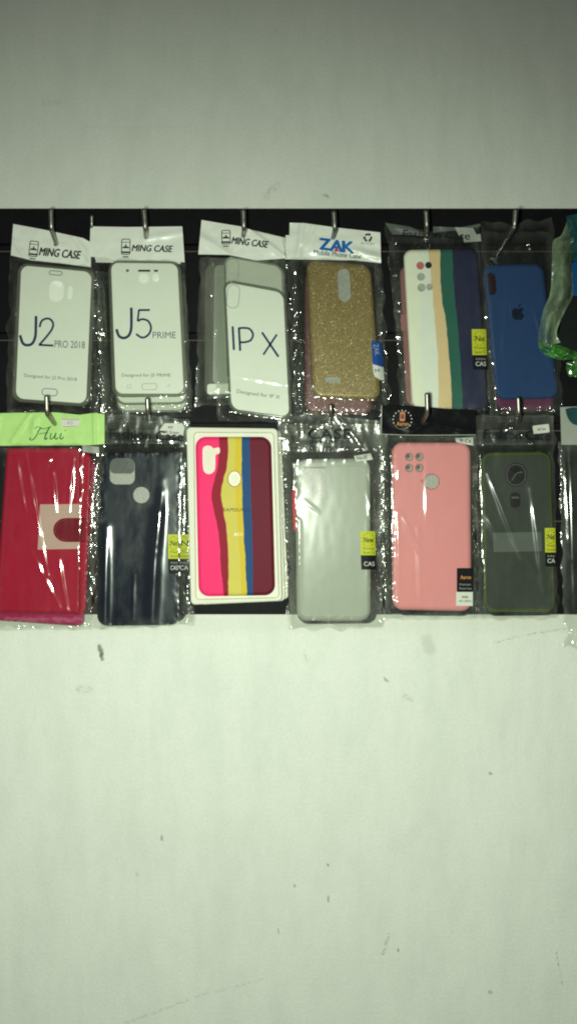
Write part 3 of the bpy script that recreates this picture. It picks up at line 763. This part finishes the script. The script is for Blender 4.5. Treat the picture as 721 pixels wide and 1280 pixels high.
label_patch(t, [(568, 284), (591, 285), (595, 293.5), (573, 294.5)], fh, [], M['ink_soft']); label_patch(t, [(577, 295), (600, 292.5), (601, 301.5), (580, 303)], lambda x, y: fh(x, y) - .0006, [], M['ink_soft'])
new_sticker(t, 589, 411.5, 607, 443.8, 462, fh, 'Ne', 'Premi', 'Good C', 'FASHI', 'CAS', 2)
hook((532, 265), (533.2, 285), (532.4, 293), -.040, .034, 'bent metal hook above the pastel striped phone case')

# ---- 6: blue
q2 = [(604, 345), (678, 345), (693, 513), (620, 514)]; yy = -.030
tb = pkg(q2, yy, 'plum purple phone case peeking out below the blue one', None)
slab('phone_case', tb, q2, yy, .009, 12, 5, M['purple'])
sheet('plastic_bag', tb, *bagq((600, 290), (688, 290), (702, 520), (612, 520)), bag_depth(q2, yy, seed=61), M['film_dark'], step=2.4, jag=5, seed=61)
q = [(602.5, 331), (678, 329.5), (698, 498), (619, 500)]; yf = -.042
hp = [rr(607.5, 341, 619.5, 369, 6, -5)]
t = pkg(q, yf, 'plain blue phone case with a dark bitten-fruit emblem in its middle', None)
cs = slab('phone_case', t, q, yf, .009, 12, 5, M['blue_case'], hp); windows(cs, hp, yf, [M['lens_wine']])
ap = catmull([(647, 386.2), (650.5, 384.6), (654, 386.3), (652.2, 389), (652.4, 392), (654.6, 394.2), (652.8, 398.2), (650.2, 400.2), (647.2, 399.2), (644.2, 400.2), (641.2, 397.8), (639.4, 392.5), (640, 387.5), (643.2, 385)], 4)
M['dark_blue'] = mk('very_dark_blue', (.006, .012, .028), .4)
flat('logo_print', cs, ap, yf, M['dark_blue'], .0004); flat('logo_print', cs, [(647, 384.3), (647.3, 381.5), (650.2, 379.2), (650, 382)], yf, M['dark_blue'], .0004)
f = bag_depth(q, yf, back=.005, seed=12.4, rough=1.9, creases=[(((634, 352), (628, 440)), 1.8, .0015), (((634, 352), (640, 400)), 1.6, .0010), (((657, 350), (690, 470)), 2, .0009), (((611, 345), (622, 500)), 2.5, .0011), (((605, 318), (680, 300)), 4, .0016), (((650, 280), (668, 320)), 3, .002)])
sheet('plastic_bag', t, [(601, 277), (640, 280), (690, 272)], [(611, 520), (704, 513)], f, M['film_shiny'], jag=5, seed=6)
hook((644, 263), (642.3, 284), (627, 309), -.040, .055, 'bent metal hook with the longest visible arm, above the blue phone case')

# ---- right edge: pouch with pale green film
bk = [(-.026, )]
t = thing('hanging_pouch', P(712, 470, -.03), 'half-seen pouch with pale green film, teal top and bright green trim', 'pouch')
cl = [(708, 276), (701, 294), (690.5, 301.5), (689.5, 325), (687, 366), (679, 386), (673.3, 416), (672.5, 436)]
cr = [(740, 286), (735, 300), (714.5, 312), (715.5, 350), (715, 370), (706, 388), (695, 415), (700, 428)]
def band(name, parent, L, R, depth, mat, nu=16, nv=60):
    vs, uv, fs = [], [], []
    Lc, Rc = catmull(L, 6), catmull(R, 6)
    for j in range(nv + 1):
        a, b = polyat(Lc, j / nv), polyat(Rc, j / nv)
        for i in range(nu + 1):
            u = i / nu; x, y = a[0] + (b[0] - a[0]) * u, a[1] + (b[1] - a[1]) * u
            vs.append(P(x, y, depth(x, y, u))); uv.append((u, j / nv))
    for j in range(nv):
        for i in range(nu):
            k = j * (nu + 1) + i; fs.append([k, k + nu + 1, k + nu + 2, k + 1])
    return link(name, vs, fs, mat, parent, uv, True)
zb_ = lambda x, y, u: -.058 - .005 * math.sin(math.pi * u) + .003 * math.sin(u * 7 + y * .02) + .003 * noise.noise((x * .07, y * .05, 2)) + .0018 * noise.noise((x * .25, y * .15, 5))
band('side_film', t, cl, cr, zb_, M['film_band'])
band('green_trim', t, [(672.3, 424), (686, 430), (700, 432), (721, 440), (742, 448)], [(674, 439), (684, 445), (700, 450), (714, 450), (742, 462)], lambda x, y, u: -.061 - .004 * math.sin(math.pi * u) + .005 * noise.noise((x * .14, y * .16, 4)) + .002 * noise.noise((x * .4, y * .4, 8)), M['green_film'])
band('green_trim', t, [(708, 452), (707, 462), (711, 471)], [(742, 452), (742, 462), (742, 471)], lambda x, y, u: -.057 - .004 * math.sin(math.pi * u) + .003 * noise.noise((x * .15, y * .15, 9)), M['green_film'], 10, 20)
band('teal_top', t, [(707, 270), (709, 284), (713, 305), (714, 326)], [(745, 262), (745, 280), (745, 300), (745, 330)], lambda x, y, u: -.063 - .004 * math.sin(math.pi * u) + .004 * noise.noise((x * .12, y * .1, 6)), M['teal'], 24, 30)
slab('blue_card', t, [(714, 327), (750, 327), (750, 372), (715, 370)], -.050, .002, 3, 1, M['sky_blue'])
slab('dark_pack', t, [(706, 372), (750, 365), (750, 462), (694, 440)], -.046, .006, 5, 2, M['dark_body'])

# ---- right edge lower pack
q = [(701, 557), (765, 557), (765, 768), (703, 768)]; yf = -.036
t = thing('accessory_package', P(720, 768, yf), 'cut-off dark package under a white header with a teal mark', 'package')
slab('dark_case', t, q, yf, .008, 8, 4, M['dark_body'])
f = bag_depth(q, yf, seed=15.4, rough=1.6, creases=[(((712, 560), (718, 760)), 2, .0016), (((706, 580), (712, 700)), 2, .0012)])
sheet('plastic_bag', t, *bagq((697, 552), (770, 552), (770, 812), (705, 810)), f, M['film_hazy'], jag=6, seed=7)
fh = header_depth(-.042, 17., .001)
h = sheet('header_card', t, [(699.5, 509), (770, 506)], [(701, 556), (770, 556)], fh, M['ink_soft'], step=2.5)
flat('logo_print', h, catmull([(706, 511), (717, 509), (728, 512), (726, 530), (718, 531), (712, 527), (708, 520), (706, 511)], 4)[:-1], fh, M['teal'], .0008)

# ============================================================ ROW 2
# ---- 1: red wallet
q2 = [(16, 571), (120.5, 575), (104.5, 783), (-8, 775)]; yy = -.030
tb = pkg(q2, yy, 'magenta folio phone case showing below and right of the red one', None)
slab('phone_case', tb, q2, yy, .010, 8, 4, M['magenta'])
sheet('plastic_bag', tb, *bagq((-20, 560), (131, 560), (114, 787), (-20, 788)), bag_depth(q2, yy, seed=71, rough=1.3), M['film'], step=2.2, jag=5, seed=71)
q = [(9, 560), (101, 560), (100.5, 767), (-6, 765)]; yf = -.050
t = pkg(q, yf, 'red leather-look folio phone case with a clasp tab under the lime green header', None)
slab('back_cover', t, [(14, 561), (115.5, 566), (108, 768), (-4, 767)], yf + .006, .006, 9, 4, M['red_leather'])
fr = slab('front_cover', t, q, yf, .005, 5, 3.5, M['red_leather'])
strokes('stitching', fr, [([(14, 564.5), (97, 564.5), (97, 761.5), (-1, 760)], .9, True)], yf, M['stitch'], .0004, smoothit=False)
flat('paper_tag', t, [(50.5, 630.5), (101, 630), (99.3, 686), (47.5, 687)], yf, M['tag'], .0007)
# clasp tab wraps round the fore edge
w = [(107, 647.5), (84, 647.5)] + [(83 + 16 * math.cos(a), 662.5 + 15 * math.sin(a)) for a in [math.radians(-90 - 12 * i) for i in range(1, 15)]] + [(84, 677.5), (107, 677.5)]
n = len(w); fv = [P(x, y, yf - .003) for x, y in w]; bv = [P(x, y, yf - .0012 + (.006 if x > 103 else 0)) for x, y in w]
cl_ = link('clasp', fv + bv, [list(range(n)), list(range(n, 2 * n))] + [[i, (i + 1) % n, n + (i + 1) % n, n + i] for i in range(n)], M['clasp_red'], t, recalc=True)
bvm = cl_.modifiers.new('soft', 'BEVEL'); bvm.width = .0008; bvm.segments = 3
strokes('stitching', cl_, [([(83 + 13.5 * math.cos(math.radians(-90 - 10 * k)), 662.5 + 12.5 * math.sin(math.radians(-90 - 10 * k))) for k in range(19)], .8)], yf - .003, M['stitch'], .0004)
f0 = bag_depth(q, yf, seed=21.4, rough=1.4, inner=.0005, lift=.0045, margin=16, creases=[(((20, 570), (32, 640)), 1.8, .0012), (((32, 566), (60, 720)), 1.8, .0015), (((70, 640), (66, 590)), 2, .0018), (((92, 572), (86, 640)), 2, .0014), (((74, 700), (84, 762)), 2, .0014), (((40, 690), (75, 760)), 2, .0009), (((99, 580), (98, 760)), 3, .0010), (((58, 580), (64, 572)), 3, .0015)])
sheet('plastic_bag', t, *bagq((-20, 556), (131, 555), (113, 785), (-20, 784)), f0, M['film_shiny'], jag=5, seed=8)
fh = header_depth(-.047, 23., .0012, [(((38, 518), (15, 552)), 2.5, .0018), (((0, 520), (-6, 545)), 3, .0016), (((118, 518), (119, 556)), 2, .0022), (((44, 524), (42, 540)), 4, .0018)])
h = sheet('header_card', t, [(-20, 517), (20, 516), (70, 515.5), (100, 518.5), (119, 516), (131, 518)], [(-20, 557.5), (30, 557), (112, 556.5), (131, 555)], fh, M['lime'])
strokes('printed_text', h, [([(39, 546.5), (37.5, 549), (40.5, 550), (45, 546), (49, 538), (52, 534.5)], (1.2, 1.5)), ([(43, 536), (48, 533.5), (55, 536), (62, 533.8), (65, 533)], .9), ([(62.5, 534), (59, 540), (56.5, 547), (57, 549), (60, 547.5)], 1.7), ([(49, 542.5), (55, 541.5), (61, 541)], .8)], fh, M['green_ink'])
strokes('printed_text', h, [([(64.5, 541.5), (63, 547), (64.5, 548.8), (68, 546), (70.5, 541)], 1.4), ([(70.5, 541), (69, 547), (70.5, 548.8), (73, 547)], 1.4)], fh, M['green_ink'])
strokes('printed_text', h, [([(77, 541.5), (75.3, 547), (77, 548.8), (80, 546)], 1.4), ([(81.5, 538.5), (82.5, 537.8)], 1.5)], fh, M['green_ink'])
s = flat('sticker', t, [(75.5, 522.5), (101.5, 523.5), (97.5, 534), (78, 534.5)], fh, M['white_label'], .0009)
strokes('printed_text', s, [([(77, 523.8), (100, 524.6)], .8), ([(79, 533.4), (97, 533)], .8)], fh, M['peach_ink'], .0013)
text(s, '45', 87.5, 528.5, 8, 4.5, fh, M['ink_soft'], off=.0013)
label_patch(t, [(103, 556.5), (124, 558.5), (124.5, 567.5), (104, 565)], lambda x, y: f0(x, y) - .0003, [], M['lens_grey'])
hang_hole(t, 68.5, 529.5, fh, 2.2)
hook((58.5, 496), (59.2, 517), (69, 530), -.047, .045, 'bent metal hook through the lime green header')

# ---- 2: navy
q2 = [(136, 572), (231, 572), (233, 777), (132, 778)]; yy = -.030
tb = pkg(q2, yy, 'dark phone case behind the navy one, only its second yellow sticker showing', None)
slab('phone_case', tb, q2, yy, .009, 14, 5, M['rubber_black'])
fb = bag_depth(q2, yy, seed=81, lift=.003)
sheet('plastic_bag', tb, *bagq((124, 524), (236, 527), (243, 781), (126, 786)), fb, M['film'], step=2.2, jag=6, seed=81)
new_sticker(tb, 222.5, 668, 237, 698.5, 717, lambda x, y: -.0375, 'N', 'Pre', 'Goo', 'FAS', 'CA', 0)
q = [(127.5, 565.5), (226.5, 565.5), (224, 781), (121.5, 782.5)]; yf = -.044
hp = [rr(137.5, 573, 168.7, 605.5, 8), circ(176.8, 618.8, 10.2)]
t = pkg(q, yf, 'glossy navy phone case with square camera opening and round hole', None)
cs = slab('phone_case', t, q, yf, .010, 13, 6, M['navy'], hp); windows(cs, hp, yf, [M['foam'], M['foam']])
flat('camera_window_or_shade', cs, rr(137.8, 573.2, 168.4, 592, 6), yf + .0034, M['dim_grey'])
f = bag_depth(q, yf, back=.005, seed=25.1, rough=1.2, inner=.00005, creases=[(((133, 660), (129.5, 830)), 5.5, .0026), (((196, 640), (187, 830)), 7.5, .0030), (((203, 615), (197, 690)), 5, .0010), (((203, 600), (196, 680)), 5, .0008), (((168, 720), (166, 775)), 1.6, .0006), (((120, 545), (235, 552)), 3, .0015), (((160, 540), (172, 560)), 3, .002), (((200, 560), (232, 556)), 3, .0014)])
bg = sheet('plastic_bag', t, [(113, 521), (160, 517), (236, 524)], [(115, 785), (160, 786), (240, 778)], f, M['film_streak'], jag=6, seed=9)
sheet('header_band', t, [(114, 521), (160, 518), (235, 524)], [(114, 556), (160, 554), (236, 555)], lambda x, y: f(x, y) - .0003, M['film_header'], step=2.2)
text(bg, 'Fashion Case', 183, 544, 92, 12, f, M['ink'], rot=2, bold=.03, off=.0018)
label_patch(t, [(206, 529), (228, 529), (231, 534), (229, 545), (202, 543.5), (200, 537)], f, [('M7', 213.5, 534.5, 6, 3.4, 2), ('10R Green', 213.5, 540.3, 21, 3.6, 3)])
new_sticker(t, 210, 668, 223, 698.5, 717, f, 'Ne', 'Prem', 'Good', 'FAS', 'CAS', 1)
hook((184.3, 499), (185, 516), (185, 525), -.040, .040, 'bent metal hook above the navy phone case')

# ---- 3: boxed striped case
def tray(parent, q, inner, yf, h):
    w_, h_ = dims(q); wi, hi_ = dims(inner)
    vs, fs = [], []
    def ring(qq, z, r, ins):
        ww, hh = dims(qq); ids = []
        for x, y in rrect(ww, hh, r, ins):
            px, py = bil(qq, x / ww, y / hh); vs.append(P(px, py, z)); ids.append(len(vs) - 1)
        return ids
    R = [ring(q, yf + h, 6, 0), ring(q, yf + .0012, 6, 0), ring(q, yf + .0003, 6, .5), ring(q, yf, 6, 1.5), ring(inner, yf, 5, -1), ring(inner, yf + .0006, 5, 0), ring(inner, yf + .006, 5, .6)]
    n = len(R[0])
    for a, b in zip(R, R[1:]):
        for i in range(n): fs.append([a[i], a[(i + 1) % n], b[(i + 1) % n], b[i]])
    fs.append(list(R[-1])); fs.append(list(R[0]))
    return link('tray', vs, fs, M['tray'], parent, recalc=True)
q2 = [(258, 536.5), (351, 537.5), (360.5, 749), (265, 753)]
tb = pkg(q2, -.030, 'ivory phone case tray behind the front one, its right rim showing', 'ivory trays on the panel', 'boxed_phone_case')
tray(tb, q2, [(264, 543), (346, 543), (354, 743), (271, 745)], -.030, .011)
q3 = [(243, 535.5), (348.6, 536.5), (356.5, 751), (250, 756)]
tb = pkg(q3, -.040, 'ivory phone case tray in the middle of the tray stack, thin right rim showing', 'ivory trays on the panel', 'boxed_phone_case')
tray(tb, q3, [(250, 543), (343, 543), (350, 744), (257, 747)], -.040, .0095)
q = [(233, 534), (347, 535.5), (352.8, 751), (238.5, 756)]; yf = -.052
t = pkg(q, yf, 'pink, yellow, blue and maroon striped phone case lying in an open ivory tray', 'ivory trays on the panel', 'boxed_phone_case')
tray(t, q, [(242.5, 540.5), (342, 541), (348.5, 747), (245, 749.5)], yf, .011)
cq = [(244.3, 546), (338.8, 546), (344, 744), (248.5, 745.5)]; yc = yf + .0012
cam = catmull([(253, 566), (254, 559.5), (259.5, 557), (264.5, 558.2), (267, 560.5), (273.2, 559.2), (275, 562.5), (274, 566.8), (269.5, 569), (269.3, 580), (268, 588.5), (262.5, 592.5), (256.5, 591), (253.6, 584), (253, 566)], 4)[:-1]
hp = [cam, circ(293, 598.5, 7.9, 9.4)]
cs = slab('phone_case', t, cq, yc, .0045, 13, 4.5, M['rainbow_b'], hp, hd=.0036); windows(cs, hp, yc, [M['tray'], M['tray']], .0036)
strokes('hole_rim_or_shade', cs, [(circ(293, 598.5, 8.3, 9.8), .8, True)], yc, M['stitch'], .0003)
text(cs, 'SAMSUNG', 295.5, 637.2, 33, 4.2, yc, M['ink'], bold=.01, spacing=1.15, off=.0005)
text(cs, 'A11', 297.3, 667.8, 9.5, 4.2, yc, M['card_pale'], off=.0005)

# ---- 4: grey frosted
q2 = [(366, 577), (458, 577), (470, 779), (372, 780)]; yy = -.031
tb = pkg(q2, yy, 'dark phone case with a red left edge, behind the frosted grey one', None)
slab('phone_case', tb, q2, yy, .009, 13, 5, M['rubber_black'])
slab('side_band', tb, [(364.5, 612), (373, 612), (374.5, 664), (366.5, 664)], yy - .002, .003, 2, 1.2, M['red_ink'], nb=3)
sheet('plastic_bag', tb, *bagq((352, 530), (482, 530), (479, 785), (364, 787)), bag_depth(q2, yy, seed=91, rough=1.3), M['film_hazy'], step=2.2, jag=6, seed=91)
q = [(369, 574), (462.5, 572.5), (463, 776), (370.5, 776)]; yf = -.044
hp = [rr(379, 585, 407.2, 624, 5)]
t = pkg(q, yf, 'frosted pale grey phone case with a rectangular camera window in a crinkled clear bag', None)
slab('phone_case_rim', t, q, yf + .0004, .009, 14, 5, M['grey_rim'])
cs = slab('phone_case', t, [(373, 583), (458.5, 582), (459.5, 771), (375, 771)], yf, .0006, 8, .6, M['grey_case'], hp, hd=.00035, nb=2); flat('camera_window_or_shade', cs, hp[0], yf - .0001, M['foam'], .0002); strokes('hole_rim_or_shade', cs, [(hp[0], 1.1, True)], yf - .0001, M['lens_grey'], .0005); strokes('hole_rim_or_shade', cs, [([(379.5, 584.6), (407, 584.6)], 1.6)], yf - .0001, M['dim_grey'], .0007)
f = bag_depth(q, yf, back=.005, seed=27.3, rough=1.5, inner=.00006, creases=[(((374, 650), (374.5, 772)), 2.2, .0013), (((380, 626), (398, 640)), 2, .0004), (((345, 545), (400, 562)), 3, .0026), (((420, 515), (455, 562)), 3, .0026), (((370, 552), (400, 525)), 3, .0022), (((365, 562), (470, 560)), 3, .0018), (((405, 572), (450, 562)), 2, .0012)])
bg = sheet('plastic_bag', t, [(346, 523), (385, 516), (478, 526)], [(359, 786), (400, 781), (476, 784)], f, M['film_smooth'], jag=7, seed=10)
sheet('header_band', t, [(346, 524), (385, 517), (478, 527)], [(348, 559), (400, 557), (478, 558)], lambda x, y: f(x, y) - .0003, M['film_header'], step=2.2)
text(bg, 'CASE', 411.5, 542.5, 53, 12.5, f, M['ink'], bold=.04, rot=0, spacing=1.15, off=.0018); text(bg, 'SMARTPHONE', 411, 552, 50, 4, f, M['ink'], bold=.02, off=.0018)
label_patch(t, [(442, 570), (463, 566.5), (466, 574.5), (445, 577)], f, [('Nu2E', 452.5, 572, 13, 4.5, -9)])
new_sticker(t, 450, 664, 468.5, 694, 712, f, 'New', 'Premiu', 'Good Ca', '', 'CAS', 1.5)
hook((413, 507), (413.6, 518), (413, 526), -.040, .030, 'bent metal hook above the frosted grey phone case')

# ---- 5: pink
q2 = [(487, 560), (584, 560), (589, 770), (493, 769)]; yy = -.031
tb = pkg(q2, yy, 'black phone case behind the pink one, showing as a thin dark strip below it', None)
slab('phone_case', tb, q2, yy, .009, 13, 5, M['rubber_black'])
sheet('plastic_bag', tb, *bagq((474, 546), (594, 546), (595, 774), (480, 775)), bag_depth(q2, yy, seed=101), M['film'], step=2.2, jag=5, seed=101)
q = [(489.3, 553), (587.3, 553), (589, 764), (490, 762)]; yf = -.046
hp = [circ(511, 571, 4.7), circ(523.7, 571, 4.7), circ(511, 585, 4.7), circ(523.7, 585, 4.7), circ(539, 602, 9.6), circ(527, 601.2, 1.9, n=12)]
t = pkg(q, yf, 'salmon pink phone case with four round camera holes under the black header', None)
cs = slab('phone_case', t, q, yf, .010, 13, 5.5, M['pink'], hp); windows(cs, hp, yf, [M['lens_grey']] * 4 + [M['foam'], M['lens_pink']])
M['rim_shade_pink'] = mk('shaded_pink_rim', (.34, .115, .115), .5)  # darker ring colour stands for shade at the hole edges
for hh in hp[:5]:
    strokes('hole_rim_or_shade', cs, [(hh, 1.1, True)], yf, M['rim_shade_pink'], .0003)
for hh in hp[:4]:
    cx_, cy_ = sum(a for a, b in hh) / len(hh), sum(b for a, b in hh) / len(hh)
    flat('camera_window_or_shade', cs, circ(cx_ - 1.6, cy_ - 1.2, 2.6, 3.0, 16), yf + .0034, M['dim_grey'], .0002)  # offset dark disc: shade inside the hole, painted in
f = bag_depth(q, yf, back=.006, seed=33.1, rough=1.3, creases=[(((497, 640), (498, 755)), 2.6, .0013), (((500, 640), (524, 690)), 2.6, .0013), (((522, 660), (525, 760)), 3, .0009), (((496, 565), (498, 600)), 2, .0012), (((490, 750), (520, 758)), 2.5, .0014), (((533, 575), (533, 660)), 3, .0007), (((480, 560), (484, 760)), 2.4, .0014)])
sheet('plastic_bag', t, *bagq((476, 543), (594, 544), (597, 770), (481, 772)), f, M['film'], jag=5, seed=11)
fh = header_depth(-.049, 35., .001, [(((515, 540), (535, 528)), 3, .0018), (((535, 528), (590, 540)), 3, .0012)])
h = sheet('header_card', t, [(476.5, 506.5), (520, 507.5), (560, 511), (594, 512)], [(475.5, 543), (520, 544.5), (594, 544)], fh, M['black_header'])
strokes('header_edge', h, [([(476.6, 507), (475.8, 542.5)], 1.3), ([(475.6, 542.7), (520, 544), (594, 543.6)], .9)], fh, M['lens_grey'], .0008)
dots = []
for k in range(18):
    a = math.radians(-200 + 20 * k * 13 / 12)
    if k < 13: dots.append(([(502.6 + 11.6 * math.cos(a) - .7, 524.6 + 11.6 * math.sin(a)), (502.6 + 11.6 * math.cos(a) + .7, 524.6 + 11.6 * math.sin(a))], 1.4))
strokes('logo_print', h, dots, fh, M['white_ink'], .0009)
strokes('logo_print', h, [([(502.6 + 12 * math.cos(math.radians(a)), 524.6 + 12 * math.sin(math.radians(a))) for a in range(30, 151, 15)], .9)], fh, M['ink_grey'], .0009)
flat('logo_print', h, rr(499.3, 514.5, 506, 526.5, 2), fh, M['peach_ink'], .0009); text(h, 'a', 502.6, 520.5, 4.2, 5, fh, M['black_label'], bold=.03, off=.0014)
text(h, 'Aaron', 502.8, 529.6, 15, 5, fh, M['orange_ink'], bold=.03, off=.0014)
hang_hole(t, 527.5, 529, fh, 2.2)
s = flat('sticker', t, rr(570.5, 710, 590.5, 740, 1.2), f, M['black_label'], .0009)
flat('sticker_base', s, [(569.8, 739.5), (590.5, 739.5), (590.5, 757.5), (569.5, 757)], f, M['white_label'], .0008)
text(s, 'Aaron', 581.5, 721.5, 13, 4.6, f, M['orange_ink'], bold=.03, off=.0014)
text(s, 'Premium', 581, 730.5, 14, 2.5, f, M['ink_soft'], off=.0014); text(s, 'Phone Case', 581.3, 735.5, 15, 2.5, f, M['ink_soft'], off=.0014)
text(s, 'MODEL', 581, 746.3, 8, 2.8, f, M['ink'], bold=.03, off=.0014); text(s, '10R GREEN', 581, 751.3, 15, 2.5, f, M['ink_grey'], bold=.02, off=.0014)
label_patch(t, [(568.5, 547.5), (591, 546.5), (591.5, 557), (585, 556), (569.5, 552.5)], lambda x, y: f(x, y) - .0006, [('9i C4', 581, 551.2, 14, 4.2, 6)])
hook((533.2, 493), (533.8, 516), (527.5, 529), -.049, .043, 'bent metal hook through the plain black header')

# ---- 6: dark green
q2 = [(600, 570), (688, 570), (694, 769), (606, 770)]; yy = -.031
tb = pkg(q2, yy, 'black phone case behind the smoky green one, only a dark strip showing', None)
slab('phone_case', tb, q2, yy, .009, 13, 5, M['rubber_black'])
sheet('plastic_bag', tb, *bagq((592, 552), (692, 552), (697, 773), (598, 775)), bag_depth(q2, yy, seed=111), M['film_dark'], step=2.2, jag=5, seed=111)
q = [(600.5, 565.5), (687.5, 564.5), (693.5, 765), (604.5, 765)]; yf = -.045
hp = [rr(631, 578.5, 658, 608.5, 13.2), rr(637, 615.5, 649.8, 634.5, 5)]
t = pkg(q, yf, 'smoky dark green phone case with a round camera opening and a small oval hole', None)
slab('phone_case_rim', t, q, yf + .0008, .009, 13, 5, M['green_rim'])
cs = slab('phone_case', t, [(604, 569.5), (684, 568.5), (690, 761), (608, 761)], yf, .0008, 9, .8, M['green_case'], hp, hd=.0004, nb=2)
for hh in hp: flat('camera_window_or_shade', cs, hh, yf - .0001, M['lens_dark'], .0001)
strokes('hole_rim_or_shade', cs, [(rr(633, 580.5, 656, 606.5, 11.3), 1.0, True), ([(639, 601), (645, 592), (653, 590)], 1.2)], yf, M['smoke'], .0007)
flat('lens_glass', cs, circ(645, 588, 4.2), yf, M['rubber_black'], .0006)
flat('window_slot', cs, rr(638.5, 621, 648, 623, .8), yf - .0001, M['smoke'], .0004)
flat('tape_strip', cs, [(615.5, 666), (675.5, 665), (677, 689), (616.5, 690)], yf, M['smoke'], .0004)
f = bag_depth(q, yf, back=.005, seed=37.9, rough=1.25, creases=[(((610, 592), (652, 700)), 3.0, .0017), (((652, 690), (668, 715)), 3.5, .0012), (((664, 610), (680, 740)), 4, .0019), (((606, 640), (622, 672)), 4, .0014), (((640, 535), (675, 562)), 2, .0026), (((630, 540), (645, 530)), 3, .002), (((606, 690), (605.5, 760)), 2.6, .0013)])
bg = sheet('plastic_bag', t, [(591, 518), (640, 520), (692, 518)], [(597, 773), (696, 770)], f, M['film_dark'], jag=5, seed=12)
sheet('header_band', t, [(592, 519), (640, 521), (691, 519)], [(593, 556), (640, 556), (692, 555)], lambda x, y: f(x, y) - .0003, M['film_header'], step=2.2)
text(bg, 'Fashion Case', 645.5, 543.5, 82, 11.5, f, M['ink'], rot=1.5, bold=.03, off=.0018)
label_patch(t, rr(665.5, 531, 686, 541.5, 1.5, -7), f, [('A9 5m', 676, 536.5, 10.5, 3.4, -6)])
new_sticker(t, 680.3, 660, 693.5, 690.5, 708, f, 'Ne', 'Prem', 'Good', 'FAS', 'CA', 1)
hook((647, 498), (648, 519), (648, 527), -.041, .036, 'bent metal hook above the smoky green phone case')

# ------------------------------------------------------------------ light, world, camera
w = bpy.data.worlds.new('World'); S.world = w; w.use_nodes = True
bgn = w.node_tree.nodes['Background']; bgn.inputs[0].default_value = (.8, .84, .84, 1); bgn.inputs[1].default_value = .032
li = bpy.data.lights.new('flash', 'SPOT'); li.shadow_soft_size = .022; li.energy = 38.5; li.color = (.905, 1., .835)
li.spot_size = math.radians(148); li.spot_blend = 1.0
lo = bpy.data.objects.new('flash', li); COL.objects.link(lo)
lp = P(320, 640, 0); lo.location = (lp.x, -.88, lp.z)
lo.rotation_euler = (P(240, 1120, 0) - lo.location).to_track_quat('-Z', 'Y').to_euler()
cam = bpy.data.cameras.new('camera'); co = bpy.data.objects.new('camera', cam); COL.objects.link(co)
co.location = (0, -D, 0); co.rotation_euler = (math.radians(90), 0, 0)
cam.sensor_fit = 'VERTICAL'; cam.sensor_height = 24; cam.lens = 24 * D / (1280 * K); cam.clip_start = .01; cam.clip_end = 50
S.camera = co
S.view_settings.view_transform = 'Standard'; S.view_settings.look = 'None'; S.view_settings.exposure = 0
S.cycles.transparent_max_bounces = 32; S.cycles.max_bounces = 8
S.cycles.filter_width = 2.05
